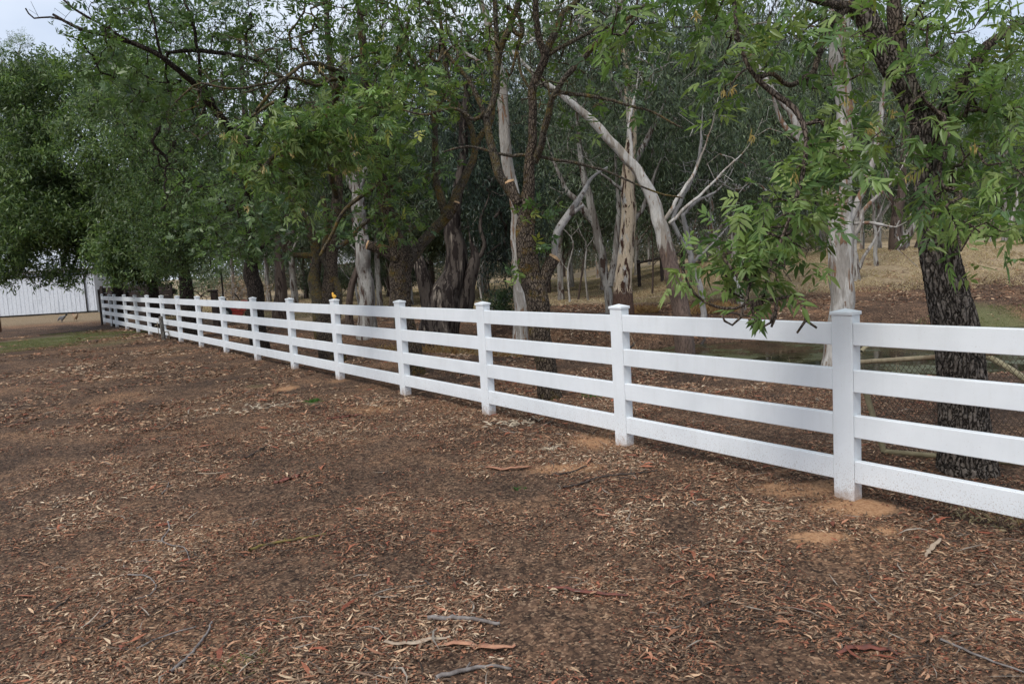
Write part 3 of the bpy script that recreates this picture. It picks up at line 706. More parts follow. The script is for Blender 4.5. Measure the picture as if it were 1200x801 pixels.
# ---- third tree
D = 12.7; t = Tree(102, 'ash_tree', 'stout tree splitting low into a long right limb, between fourth and third posts', gbase(484, 440, D), 'leafy trees in a row behind the white fence', .1)
t.step = .04
t.limb(t.ground_limb([(486, 440, 24.84), (482, 410, 23), (474, 370, 22.08), (470, 340, 23), (470, 315, 25.76), (471, 300, 25.76), (463, 280, 18.4), (455, 250, 16.56), (448, 215, 14.72), (440, 180, 11.96), (436, 140, 11.04), (430, 100, 9.2), (425, 50, 8.28), (420, 0, 6.44), (410, -60, 4.6)], D), .5)
t.step = .1
for l in ([(472, 318, 14.4), (490, 294, 13.68), (506, 274, 12.24), (520, 257, 11.52), (532, 240, 11.52), (541, 218, 10.08), (550, 195, 9.36), (556, 172, 7.92), (548, 140, 6.48), (530, 110, 5.76), (520, 60, 5.04), (515, 10, 4.32), (500, -50, 3.6)],
          [(522, 252, 9), (517, 230, 9), (512, 200, 9), (510, 170, 8), (508, 130, 6), (495, 90, 5), (470, 50, 4)], [(556, 172, 8), (575, 140, 6), (580, 100, 5), (570, 50, 4)],
          [(440, 180, 8), (420, 150, 6), (395, 130, 5), (365, 125, 4)], [(436, 140, 7), (455, 100, 6), (470, 60, 5), (480, 20, 4)], [(448, 215, 8), (430, 225, 6), (405, 245, 5), (380, 290, 4), (375, 300, 3)]):
    t.limb(px_limb(l, D), .5)
for l, r_ in (([(466, 303, 17), (454, 295, 14), (441, 290, 12), (431, 287, 11)], 0), ([(524, 256, 9), (532, 245, 8), (535, 237, 7)], 0)):
    q = smoothline(px_limb(l, D-.05), .06); b = MB(); b.tube(q[:, :3], q[:, 3], 12, True); o_ = b.build('sawn_stub', M['barkm'], t.root, True, t.base); sawn(q[-2, :3], q[-1, :3], q[-1, 3], o_, t.base)
add_ash(t, [(470, 190, 12.2, 60, 45, 1.2, 60), (460, 250, 12.0, 28, 35, .5, 28), (480, 95, 12, 75, 60, 1.6, 100), (560, 60, 12.4, 50, 50, 1.2, 22), (450, 20, 12, 120, 40, 2, 70), (430, 130, 11.6, 50, 60, 1.2, 55), (470, -90, 12.5, 200, 80, 3, 110)], .08, 4, .13, ASH, False, .0035, .02)
add_bare(t, [(470, 60, 11.5, 80, 70, 1.5, 110), (540, 120, 12, 30, 60, .8, 50)], .0035, .35)
t.finish(M['barkm'], M['leaf'], 36, .15, M['lich'])

# ---- fourth tree (two stems, leafy sprays reaching forward)
D = 15.3; t = Tree(103, 'ash_tree', 'tree with two crossing stems behind the yellow ornament on the fence', gbase(386, 425, D), 'leafy trees in a row behind the white fence', .1)
t.limb(t.ground_limb([(392, 425, 28), (388, 400, 27), (385, 370, 22), (386, 340, 18), (388, 310, 15), (391, 280, 13), (394, 240, 12), (396, 200, 11), (392, 150, 9), (390, 100, 8), (385, 40, 7), (380, -20, 5)], D), .5)
for l in ([(380, 400, 20), (375, 365, 19), (370, 340, 18), (370, 318, 14), (371, 295, 11), (364, 270, 10), (350, 245, 9), (338, 215, 8), (330, 180, 7), (320, 140, 6), (300, 90, 5)],
          [(390, 370, 20), (396, 345, 14), (388, 318, 10), (380, 300, 8), (384, 270, 7), (378, 230, 6)], [(372, 300, 8), (358, 300, 7), (342, 298, 6), (330, 290, 4)],
          [(392, 290, 7), (402, 285, 6), (425, 265, 5), (445, 240, 4), (470, 210, 3)],
          [(394, 230, 8, 15), (385, 190, 7, 13.5), (375, 165, 6, 12), (355, 160, 6, 11), (330, 175, 5, 10.3), (310, 195, 4, 10)],
          [(390, 140, 7, 15), (395, 110, 6, 13.5), (400, 90, 6, 12), (385, 80, 6, 11), (360, 75, 5, 10.5), (330, 95, 4, 10), (300, 130, 4, 10)],
          [(355, 160, 5, 11), (340, 130, 4, 10.4), (322, 120, 4, 10.2), (290, 140, 3, 10)],
          [(400, 90, 4.5, 12), (370, 100, 3.6, 11), (345, 92, 3.2, 10.6), (310, 97, 3, 10.2), (270, 105, 2.6, 10), (235, 97, 2.2, 10), (205, 120, 1.6, 10)],
          [(375, 165, 5, 12), (400, 172, 4, 11), (415, 160, 4, 10.8), (430, 175, 3, 10.6)],
          [(396, 200, 6), (410, 180, 5, 14), (420, 150, 5, 13)]):
    t.limb(px_limb(l, D), .5)
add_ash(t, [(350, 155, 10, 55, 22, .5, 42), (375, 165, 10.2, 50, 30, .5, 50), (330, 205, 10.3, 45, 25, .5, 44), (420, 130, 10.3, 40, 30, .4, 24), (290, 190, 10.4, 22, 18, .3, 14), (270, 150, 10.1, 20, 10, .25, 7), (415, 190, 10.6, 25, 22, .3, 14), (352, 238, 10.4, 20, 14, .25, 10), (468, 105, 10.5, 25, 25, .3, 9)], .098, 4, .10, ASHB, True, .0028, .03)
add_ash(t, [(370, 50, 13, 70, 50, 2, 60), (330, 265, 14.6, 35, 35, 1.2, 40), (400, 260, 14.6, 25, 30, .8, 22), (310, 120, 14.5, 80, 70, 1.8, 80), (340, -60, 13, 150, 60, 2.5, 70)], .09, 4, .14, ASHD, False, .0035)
add_bare(t, [(330, 90, 11.0, 90, 60, 1.2, 110), (250, 130, 10.4, 60, 40, .6, 50)], .003, .35)
sc2 = [(409, 153, 10), (413, 158, 10), (414, 180, 10), (262, 158, 9.9), (275, 162, 9.9), (375, 80, 10.4), (405, 200, 10.2), (308, 198, 9.8), (342, 180, 9.8), (290, 242, 10.1), (352, 245, 10.1), (420, 195, 10)]
for (px, py, D_) in sc2:
    b = MB(); c = P(px, py, D_); n_ = 12
    D3 = unit(t.rng.normal(size=(n_, 3))*.45+[0, 0, -1]); T_ = np.tile(c, (n_, 1))+t.rng.normal(size=(n_, 3))*.02
    V, Q, cl = leaves6(T_, D3, ortho(D3, t.rng), np.full(n_, .05), np.full(n_, .014), np.tile([.62, .48, .24], (n_, 1))*t.rng.uniform(.7, 1.2, (n_, 1)), .1)
    b.add(V, Q, None, cl); b.tube([c+[0, 0, .06], c, c-[0, 0, .02]], .003, 3, False, (.3, .25, .1)); b.build('seed_cluster', M['leaf'], t.root, False, t.base)
t.finish(M['barkm'], M['leaf'], 30, .2, M['lich'])

# ---- fifth tree with the long limb sweeping to the upper left
D = 18.6; t = Tree(104, 'ash_tree', 'tree with a long dark limb sweeping up to the left, behind the red mower', gbase(304, 408, D), 'leafy trees in a row behind the white fence', .12)
t.limb(t.ground_limb([(305, 408, 21), (302, 380, 20), (298, 350, 20), (295, 320, 18), (293, 290, 14), (292, 250, 11), (291, 200, 10), (288, 150, 8), (285, 100, 6), (280, 40, 5)], D), .5)
for l in ([(293, 270, 11), (290, 220, 9, 17), (283, 180, 9, 16), (266, 147, 9, 15), (250, 126, 9, 14.5), (232, 103, 8, 14), (216, 88, 8, 13.6), (190, 68, 7, 13.2), (162, 54, 6, 13), (128, 43, 5, 13), (94, 34, 4, 13), (62, 17, 3, 13)],
          [(162, 54, 4, 13), (125, 32, 3.5, 12.8), (85, 10, 3, 12.6), (70, -5, 2.5, 12.6)], [(94, 34, 3, 13), (60, 20, 2.2, 13), (40, 22, 2, 13), (30, 10, 2, 13)],
          [(291, 210, 8), (300, 170, 7, 17), (335, 110, 6, 15.5), (325, 88, 6, 15), (300, 72, 6, 14.6), (260, 63, 5, 14.2), (225, 60, 5, 14), (195, 62, 4, 13.6)],
          [(232, 103, 5, 14), (235, 70, 4, 14), (225, 30, 4, 14), (210, -20, 3, 14)], [(190, 68, 4, 13.2), (180, 30, 3, 13), (172, -10, 3, 13)],
          [(293, 290, 7), (305, 290, 6), (320, 280, 5)], [(292, 250, 6), (275, 245, 5), (255, 250, 4)]):
    t.limb(px_limb(l, D), .5)
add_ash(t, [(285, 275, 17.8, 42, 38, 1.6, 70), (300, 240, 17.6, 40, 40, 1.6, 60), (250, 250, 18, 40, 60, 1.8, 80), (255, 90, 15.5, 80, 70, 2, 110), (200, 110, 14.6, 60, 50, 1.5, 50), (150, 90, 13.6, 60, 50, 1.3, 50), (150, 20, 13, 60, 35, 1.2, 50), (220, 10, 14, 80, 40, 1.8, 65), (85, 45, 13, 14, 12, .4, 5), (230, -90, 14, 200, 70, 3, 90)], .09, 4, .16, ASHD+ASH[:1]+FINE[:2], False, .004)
add_bare(t, [(240, 130, 14.4, 90, 70, 1.3, 70), (195, 205, 14.6, 24, 60, .7, 120), (60, 10, 12.8, 25, 14, .3, 5)], .003, .3)
t.finish(M['barkd'], M['leaf'], 26, .2)

# ---- sixth tree
D = 23.5; t = Tree(105, 'ash_tree', 'dark trunk leaning slightly left beside the dead shrub behind the fence', gbase(227, 397, D), 'leafy trees in a row behind the white fence', .2)
t.limb(t.ground_limb([(227, 397, 19), (222, 375, 18), (216, 345, 17), (213, 318, 14), (214, 280, 12), (211, 230, 10), (203, 170, 8), (200, 120, 6)], D), .5)
for l in ([(213, 310, 9), (228, 270, 7), (240, 220, 5)], [(214, 290, 8), (195, 250, 6), (180, 200, 5)], [(211, 230, 7), (222, 180, 6), (240, 130, 5)]): t.limb(px_limb(l, D), .5)
tg = np.concatenate([blob(*b, t.rng, .32) for b in [(215, 285, 23, 45, 38, 2, 110), (185, 240, 23, 50, 60, 2.5, 130), (235, 190, 23, 50, 80, 2.5, 150), (190, 130, 23, 70, 60, 3, 150), (230, 50, 23, 90, 70, 3.5, 130)]])
tips, _ = t.grow(tg, .005, .12)
V, Q, c = drop_leaves(tips, (.3, .3, .26), 95, .12, .026, t.rng, FINE+ASHD, .5); t.leaf.add(V, Q, None, c)
t.finish(M['barkd'], M['leaf'], 20, .2)

# ---- big fine-leaved trees at the left end
def fine_tree(seed, name, label, D, trunk, limbs, blobs, k, mat, gate=.3, spread=.25, L=.19, W=.05, cols=FINE):
    t = Tree(seed, name, label, gbase(trunk[0][0], trunk[0][1], D), 'feathery trees at the far left end of the fence', .25)
    t.limb(t.ground_limb(trunk, D), .4)
    for l in limbs: t.limb(px_limb(l, D), .5)
    tg = np.concatenate([blob(*b, t.rng, gate) for b in blobs]); tips, _ = t.grow(tg, .006, .12)
    V, Q, c = drop_leaves(tips, (spread, spread, spread*.8), k, L, W, t.rng, cols, .45); t.leaf.add(V, Q, None, c)
    t.finish(mat, M['leaf'], 18, .2)
fine_tree(110, 'pepper_tree', 'big feathery tree whose branches droop over the white shed', 32, [(140, 378, 15), (138, 340, 13), (137, 300, 12), (132, 260, 11), (122, 210, 9), (110, 160, 7), (95, 110, 5)],
          [[(137, 300, 9), (115, 270, 8, 31), (85, 260, 7, 30), (50, 270, 5, 29), (20, 290, 4, 28.5)], [(132, 255, 8), (100, 220, 7), (65, 200, 6), (30, 195, 5)], [(122, 210, 7), (150, 170, 6), (165, 120, 5)], [(115, 180, 6), (80, 140, 5), (50, 110, 4)],
           [(85, 260, 5, 30), (80, 285, 4, 29.6), (74, 312, 3, 29.4)], [(100, 265, 4, 30.5), (90, 300, 3.5, 30), (78, 330, 2.5, 30)]],
          [(100, 258, 30, 55, 36, 2.2, 160), (40, 258, 29, 50, 38, 2.2, 150), (12, 308, 28.6, 20, 22, 1., 32), (78, 312, 29.4, 9, 18, .4, 12), (60, 322, 29.3, 9, 4, .3, 4), (122, 296, 30, 18, 24, 1., 30),
           (40, 210, 30, 60, 55, 3, 170), (110, 190, 31, 60, 60, 3, 150), (60, 130, 31, 70, 60, 3, 210), (130, 120, 32, 60, 55, 3, 150), (20, 95, 31, 22, 20, 1, 30), (-30, 220, 30, 60, 110, 3, 120)], 100, M['barkd'], .39)
fine_tree(111, 'pepper_tree', 'dense feathery tree standing over the low dark timber wall', 28, [(183, 388, 12), (181, 350, 12), (178, 310, 10), (176, 260, 9), (168, 210, 7), (160, 150, 5)],
          [[(178, 310, 7), (160, 290, 6), (145, 270, 4)], [(176, 260, 7), (195, 220, 5), (205, 180, 4)], [(170, 220, 6), (150, 180, 5), (135, 130, 4)]],
          [(165, 290, 27.5, 42, 36, 2, 120), (150, 300, 27, 22, 24, 1.2, 40), (180, 230, 28, 50, 50, 2.6, 140), (150, 170, 28, 60, 60, 2.8, 150), (170, 105, 28, 60, 40, 2.6, 90)], 100, M['barkd'], .39)
# thin sapling poking above the left skyline
fine_tree(112, 'pepper_tree', 'slim treetop poking above the others at the far left', 60, [(30, 352, 8), (26, 250, 6), (22, 140, 4), (22, 60, 3)], [[(24, 180, 3), (8, 120, 2), (2, 70, 2)]],
          [(22, 48, 60, 10, 10, .6, 11), (2, 66, 60, 13, 14, .8, 16), (20, 85, 60, 14, 14, 1, 12), (15, 140, 60, 40, 50, 3, 60)], 110, M['ggrey'], 0, .3, .14, .03)
print('near trees done', flush=True)

# ================================================================ GUM TREES
def gum(seed, label, D, trunk, limbs, blobs, mat, k=60, limbmat=None, L=.16, W=.03, spread=.42, sides=24, hang=1.1, group=None, name='gum_tree', flare=.38, rtip=.006, cols=GUM, gate=.34, bare=None):
    t = Tree(seed, name, label, gbase(trunk[0][0], trunk[0][1], D), group, .14)
    t.limb(t.ground_limb(trunk, D), .5)
    ends = []
    for l in limbs:
        q = px_limb(l, D); d_ = q[-1, :3]-q[-2, :3]; q[-1, 3] *= .7
        q = np.vstack([q, np.append(q[-1, :3]+d_*.45+[0, 0, .1], q[-1, 3]*.4), np.append(q[-1, :3]+d_*.8+[0, 0, .3], .006)])
        t.limb(q, .6); e = q[-3, :3]; ln = np.linalg.norm(d_)
        ends.append(e+d_*.5+t.rng.normal(size=(7, 3))*ln*.7)
    if ends: t.grow(np.concatenate(ends), .005, .25, .3)
    if blobs:
        tg = np.concatenate([blob(*b, t.rng, gate) for b in blobs]); tips, _ = t.grow(tg, rtip, .14, .35)
        V, Q, c = drop_leaves(tips, (spread, spread, spread*1.0), k, L, W, t.rng, cols, hang); t.leaf.add(V, Q, None, c)
    if bare: t.grow(np.concatenate([blob(*b, t.rng) for b in bare]), rtip, .3, .3)
    return t.finish(mat, M['gleaf'], sides, flare, limbmat)

gum(200, 'tall smooth white gum with a reddish streak, behind the nearest fence post', 12.9,
    [(975, 445, 29.04), (977, 410, 27.28), (980, 370, 28.16), (983, 320, 29.04), (984, 280, 29.04), (985, 240, 25.52), (987, 200, 21.12), (989, 150, 19.36), (987, 100, 21.12), (986, 60, 22), (984, 10, 21.12), (982, -60, 17.6), (985, -200, 10.56)],
    [[(986, 275, 10), (1003, 245, 9), (1015, 215, 8), (1022, 190, 7), (1030, 160, 7), (1036, 110, 6), (1040, 60, 5)], [(983, 260, 14), (965, 215, 13), (952, 190, 12), (938, 160, 11), (925, 130, 9), (905, 105, 8), (890, 80, 6), (860, 40, 5)],
     [(940, 165, 7), (922, 150, 6), (908, 120, 5)], [(985, 300, 7), (996, 285, 6), (1008, 260, 6), (1018, 240, 5), (1045, 215, 4)], [(1000, 262, 4), (1030, 262, 4), (1052, 266, 3)]],
    [(1010, 60, 13.5, 70, 60, 2, 34), (910, 50, 13.5, 80, 50, 2, 50), (985, -120, 13, 260, 90, 3, 80)], M['gwhite'], 60, spread=.3, L=.13, W=.02)
gum(201, 'white gum trunk leaning steeply left with brown rough base, behind the second post', 17,
    [(801, 400, 22.4), (797, 370, 20.8), (790, 335, 19.2), (784, 300, 18.4), (776, 268, 16.8), (768, 240, 15.2), (758, 215, 13.6), (742, 193, 12), (722, 172, 10.4), (702, 150, 9.6), (682, 130, 8), (660, 112, 6.4), (630, 90, 4.8), (600, 60, 3.2)],
    [[(776, 262, 4.5), (800, 225, 4), (815, 195, 3.2), (830, 160, 2.2)], [(784, 262, 4), (812, 235, 3.4), (840, 210, 2.6), (870, 180, 1.8)], [(742, 190, 5), (738, 150, 4), (745, 110, 3)]],
    [(640, 50, 18, 60, 40, 1.6, 34), (740, 80, 18, 60, 45, 1.6, 34), (690, 20, 18, 90, 40, 2, 50), (690, -70, 18, 140, 60, 3, 50)], M['gwhiteb'], 60, flare=.25)
gum(202, 'upright gum with ragged peeling cream and brown bark, left of the leaning white one', 21.5,
    [(730, 382, 22.95), (731, 350, 21.25), (732, 320, 18.7), (734, 280, 17.85), (736, 240, 17), (737, 200, 15.3), (739, 160, 11.9), (738, 120, 11.05), (735, 85, 9.35), (733, 40, 7.65), (730, -20, 5.1)],
    [[(737, 200, 7), (755, 170, 6), (775, 130, 5)], [(738, 130, 6), (715, 90, 5), (700, 50, 4)], [(734, 270, 5), (755, 240, 5), (770, 200, 4)], [(736, 235, 5), (720, 215, 4), (700, 200, 3)]],
    [(770, 110, 22, 70, 70, 2.4, 80), (700, 60, 22, 60, 50, 2.4, 50), (790, 200, 22.5, 40, 50, 2, 45), (760, 20, 22, 100, 50, 3, 110), (800, 170, 23, 60, 90, 2.5, 100), (830, 90, 23, 50, 70, 2.5, 90), (860, 20, 24, 60, 50, 3, 60)], M['gpeel'], 70, M['ggrey'], flare=.35)
gum(203, 'slender grey-white gum splitting into a narrow fork, left of the peeling gum', 24,
    [(717, 378, 11.05), (714, 350, 9.35), (706, 310, 9.35), (700, 275, 9.35), (692, 240, 8.5), (686, 210, 7.65), (680, 170, 5.95), (676, 120, 4.25)],
    [[(698, 262, 9), (680, 240, 8), (664, 222, 6), (650, 190, 4)], [(714, 335, 9), (722, 290, 8), (726, 250, 6), (722, 200, 5)]],
    [(670, 160, 25, 50, 60, 2.4, 50), (690, 80, 25, 60, 50, 2.6, 50)], M['ggrey'], 70)
gum(204, 'pale spotted gum trunk rising directly behind the mossy forked tree', 18.5,
    [(611, 380, 20), (608, 350, 17), (606, 310, 15), (604, 270, 14), (603, 240, 13), (598, 205, 13), (593, 165, 13), (590, 125, 12), (584, 80, 10), (574, 40, 8), (560, -10, 6)],
    [[(590, 125, 6), (570, 80, 5), (545, 60, 4), (530, 40, 3)]],
    [(580, 30, 19, 80, 50, 2.4, 40), (560, 250, 24, 30, 40, 2, 0)], M['gwhite'], 60)
# hollow gum
gum(205, 'old hollow gum with broken dark trunks and orange grass at its foot', 19.8,
    [(515, 394, 45), (520, 370, 41.4), (527, 345, 36), (534, 318, 27), (534, 290, 23.4), (530, 270, 19.8), (533, 245, 15.3), (538, 215, 12.6), (541, 185, 11.7), (543, 150, 9.9), (548, 100, 7.2), (550, 40, 5.4)],
    [[(508, 368, 22), (499, 340, 19), (496, 318, 18), (490, 300, 13), (484, 285, 6)], [(540, 362, 26), (547, 338, 22), (552, 318, 18), (556, 300, 12), (552, 285, 5)], [(552, 315, 6), (566, 290, 5), (562, 262, 4), (570, 240, 3)]],
    [(600, 240, 21, 35, 50, 1.8, 55), (570, 190, 21, 40, 50, 2, 50), (540, 110, 20, 60, 60, 2.5, 50), (590, 290, 21.5, 28, 28, 1.4, 30)], M['ghollow'], 90, flare=.1, sides=36, cols=[(.03, .05, .034), (.024, .04, .028)])
gum(206, 'grey smooth gum with a knot hole, between fourth and fifth posts', 22,
    [(431, 386, 19.8), (430, 360, 17.1), (429, 330, 17.1), (427, 300, 18), (425, 275, 16.2), (422, 250, 17.1), (419, 225, 13.5), (416, 200, 11.7), (412, 160, 9), (405, 110, 7.2), (400, 50, 5.4)],
    [[(420, 225, 8), (432, 190, 7), (440, 140, 5)], [(422, 240, 6), (405, 205, 5), (395, 160, 4)]],
    [(410, 120, 22, 60, 60, 2.4, 60), (450, 60, 22, 60, 50, 2.4, 50)], M['ggrey'], 70)
gum(207, 'short dark leaning trunk beside the grey gum with the knot hole', 23,
    [(410, 372, 9), (411, 350, 8), (415, 330, 8), (420, 312, 6), (424, 300, 4)], [], [], M['gdark'])
gum(208, 'dark rough gum between the fifth and sixth near trees', 30, [(328, 356, 15), (328, 330, 13), (326, 300, 10), (322, 260, 8), (318, 200, 6)], [[(326, 295, 5), (345, 265, 4), (350, 230, 3)]],
    [(330, 230, 31, 50, 50, 2.6, 70), (350, 150, 31, 50, 50, 2.6, 50)], M['gdark'], 80)
gum(209, 'slim pale gum in the paddock right of the dark rough one', 36, [(345, 340, 8), (343, 315, 7), (340, 290, 6), (336, 240, 5)], [[(341, 300, 3), (350, 275, 3)]], [(345, 230, 37, 50, 50, 3, 60)], M['ggrey'], 80)
# right-hand open woodland on the mound
gum(210, 'reddish-brown rough gum on the mound left of the nearest tree', 31, [(1052, 318, 20), (1050, 300, 17), (1049, 280, 15), (1052, 255, 13), (1056, 230, 11), (1058, 190, 8), (1060, 140, 6)],
    [[(1052, 262, 6), (1045, 235, 5), (1035, 200, 4)]], [(1050, 150, 32, 50, 50, 3, 40), (1030, 90, 32, 60, 50, 3, 50)], M['gdark'], 60)
gum(211, 'thin charred sapling stick at the foot of the mound', 27, [(1026, 322, 5), (1027, 300, 5), (1026, 275, 5), (1024, 250, 4), (1022, 220, 3)], [[(1025, 262, 2.5), (1034, 240, 2)]], [(1022, 190, 28, 20, 30, 1.2, 14)], M['ggrey'], 50)
gum(212, 'two-tone gum leaning right, its pale arm raised, on the mound', 33, [(1062, 316, 9), (1057, 300, 8), (1060, 285, 9), (1068, 268, 8), (1076, 252, 6), (1080, 220, 5)], [[(1062, 286, 5), (1055, 262, 4)]], [(1085, 180, 34, 40, 50, 2.6, 40)], M['ggrey'], 60)
gum(213, 'dark stump-like leaning gum just left of the nearest trunk on the mound', 32, [(1070, 312, 10), (1075, 292, 9), (1080, 270, 8), (1083, 230, 6)], [], [(1100, 190, 33, 36, 40, 2, 30)], M['gdark'], 60)
gum(214, 'forked gum with dark leaning foot right of the nearest trunk', 36, [(1123, 296, 11), (1127, 282, 9), (1132, 265, 8), (1134, 240, 6)], [[(1128, 280, 6), (1121, 262, 5), (1122, 235, 4)]], [(1130, 180, 37, 50, 60, 3, 60)], M['gdark'], 70)
gum(215, 'gum with dark stem and two white upper forks near the right edge', 38, [(1177, 297, 11), (1179, 280, 9), (1181, 268, 9), (1178, 245, 7), (1174, 222, 5), (1172, 190, 4)], [[(1181, 268, 7), (1190, 245, 5), (1192, 220, 4)], [(1182, 270, 4), (1195, 262, 3)]],
    [(1180, 160, 38, 50, 50, 3, 60), (1150, 120, 38, 60, 50, 3, 50)], M['ggrey'], 70, M['gwhite'])
gum(216, 'small dark gum standing alone behind the wire fence', 42, [(1155, 297, 5), (1156, 280, 4), (1158, 262, 3)], [], [(1158, 240, 42, 20, 20, 1.5, 14)], M['gdark'], 60)
gum(217, 'dark trunk with white arms at the left of the tall white gum', 25, [(1003, 335, 10), (1002, 310, 9), (1001, 285, 7), (1004, 260, 6), (1010, 225, 5), (1012, 190, 4)], [[(1003, 320, 5), (1012, 300, 4), (1022, 285, 4), (1030, 270, 3)]], [(1010, 130, 26, 40, 50, 2, 30)], M['ggrey'], 60)
gum(218, 'pale bent sapling crossing behind the drooping green branch', 22, [(868, 352, 9), (858, 322, 8), (846, 300, 8), (838, 280, 8), (832, 262, 6), (834, 240, 5), (826, 215, 4)], [[(838, 275, 4), (850, 255, 3)], [(846, 300, 4), (820, 280, 4), (800, 262, 3)]],
    [(850, 170, 23, 60, 70, 2.4, 70), (900, 200, 24, 50, 70, 2.4, 60)], M['gwhite'], 70)
gum(219, 'broken white snag with bare spreading arms right of the leaning white gum', 20, [(822, 345, 7), (812, 310, 7), (806, 280, 6), (800, 250, 5)], [[(810, 300, 5), (790, 262, 5), (800, 232, 4), (818, 190, 4), (822, 150, 3)], [(800, 252, 4), (820, 235, 4), (842, 222, 3)], [(812, 308, 4), (835, 285, 3), (850, 270, 2.5)]], [], M['dead'], rtip=.005, bare=[(820, 220, 20, 40, 40, 1, 30)])

# ---- filler gums: three kinds of tree, copied
def proto(seed, h, mat, blobs, k=150, lean=.3):
    t = Tree(seed, 'gum_tree', 'x', (0, 0, 0), None, .25); r = t.rng
    def q(*a): return np.array(a, float)
    t.limb(q([0, 0, -.3, .12], [lean*.2, 0, h*.2, .10], [lean*.7, .1, h*.45, .08], [lean, .2, h*.7, .055], [lean*.8, .1, h*.95, .03]), .6)
    for i in range(7):
        a = r.uniform(0, 6.28); z0 = h*r.uniform(.14, .65); L = r.uniform(1.2, 2.4)
        t.limb(q([lean*z0/h*1.2, 0, z0, .08], [math.cos(a)*L*.4, math.sin(a)*L*.4, z0+L*.4, .06], [math.cos(a)*L, math.sin(a)*L, z0+L*1.1, .035]), .8)
    tg = []
    for (x, y, z, rx, rz, n) in blobs:
        u = unit(r.normal(size=(int(n), 3)))*(r.random((int(n), 1))**.4); tg.append(np.array([x, y, z])+u*[rx, rx, rz])
    tg = np.concatenate(tg); tips, _ = t.grow(tg, .007, .15, .5)
    V, Q, c = drop_leaves(tips, (.4, .4, .42), k, .19, .034, r, GUM, 1.0); t.leaf.add(V, Q, None, c)
    t.finish(mat, M['gleaf'], 14, .25)
    return t.root
pr = [proto(301, 9.5, M['ggrey'], [(0, 0, 6.5, 2.6, 2.6, 150), (.8, .3, 3.6, 2.4, 1.5, 70), (-1, 0, 4.6, 2, 1.4, 50)]),
      proto(302, 11, M['gwhite'], [(0, 0, 8, 2.6, 2.8, 150), (-.9, .4, 5, 2.2, 1.5, 60), (1, -.4, 3.8, 1.8, 1.2, 35)]),
      proto(303, 7.5, M['gdark'], [(0, 0, 4.9, 2.6, 2.4, 170), (.8, 0, 3.2, 2.0, .9, 50)], lean=-.5)]
kinds = ['slender grey gum with a loose hanging crown in the woodland behind', 'pale-stemmed taller gum in the woodland behind the creek', 'low bushy dark gum in the woodland behind the creek']
rg = RS(77); used = set()
fill = [(392, 44), (420, 38), (452, 47), (478, 36), (505, 43), (535, 38), (565, 44), (612, 50), (640, 40), (668, 46), (705, 39), (745, 47), (785, 41), (826, 46), (860, 38), (898, 45), (925, 37), (962, 47), (985, 42),
        (440, 34), (655, 33), (880, 31), (355, 52), (310, 50), (270, 58), (1030, 46), (1065, 60), (1110, 55), (1165, 62), (1225, 50), (1010, 70), (1090, 85), (1200, 90), (560, 52), (700, 56), (820, 54), (600, 60), (500, 60), (760, 66), (905, 60), (660, 70), (460, 72), (1260, 40)]
for i, (px, D) in enumerate(fill):
    x = (P(px, 300, D))[0]; z = float(terr(x, D))
    kd = int(rg.integers(0, 3)) if i > 2 else i
    if px > 1000: kd = min(kd, 1)
    src = pr[kd]
    if kd in used:
        o = src.copy(); C.objects.link(o)
        for ch in src.children: c = ch.copy(); C.objects.link(c); c.parent = o
    else: o = src; used.add(kd)
    s_ = float(rg.uniform(.9, 1.35)); o.location = (float(x), float(D), z); o.rotation_euler = (0, 0, float(rg.uniform(0, 6.28))); o.scale = (s_,)*3
    o['label'] = kinds[kd]; o['category'] = 'tree'; o['group'] = kinds[kd].split(' in the')[0]+'s of the woodland'

# thin bare stems of the scrub in the middle distance
stemg = 'thin bare stems in the scrub behind the creek'
rs_ = RS(88); sm = []
for v in range(4):
    b = MB(); h = 2.6+v*.5; pts = np.array([[0, 0, -.1], [rs_.normal()*.1, .05, h*.4], [rs_.normal()*.3, 0, h*.75], [rs_.normal()*.5, 0, h]])
    q = smoothline(pts, .3); b.tube(q, np.linspace(.05, .015, len(q)), 6)
    for j in range(3):
        k_ = int(len(q)*(.35+.2*j)); a = rs_.uniform(0, 6.28); e = q[k_]+np.array([math.cos(a)*.5, math.sin(a)*.5, .7]); b.tube([q[k_], (q[k_]+e)/2+[0, 0, -.08], e], [.02, .015, .006], 4)
    V = np.concatenate(b.V); sm.append(mesh('bare_stem', V, np.concatenate(b.Q), np.concatenate(b.T), M['ggrey'] if v % 2 else M['gdark'], None, True))
for i in range(13):
    px = rs_.uniform(640, 1010) if i < 9 else rs_.uniform(380, 640); D = rs_.uniform(27, 36); x = P(px, 300, D)[0]
    o = bpy.data.objects.new('bare_sapling', sm[i % 4]); C.objects.link(o); o.location = (float(x), float(D), float(terr(x, D))); o.rotation_euler = (float(rs_.normal()*.1), float(rs_.normal()*.12), float(rs_.uniform(0, 6)))
    o['label'] = 'thin bare grey sapling in the scrub behind the creek'; o['category'] = 'sapling'; o['group'] = stemg

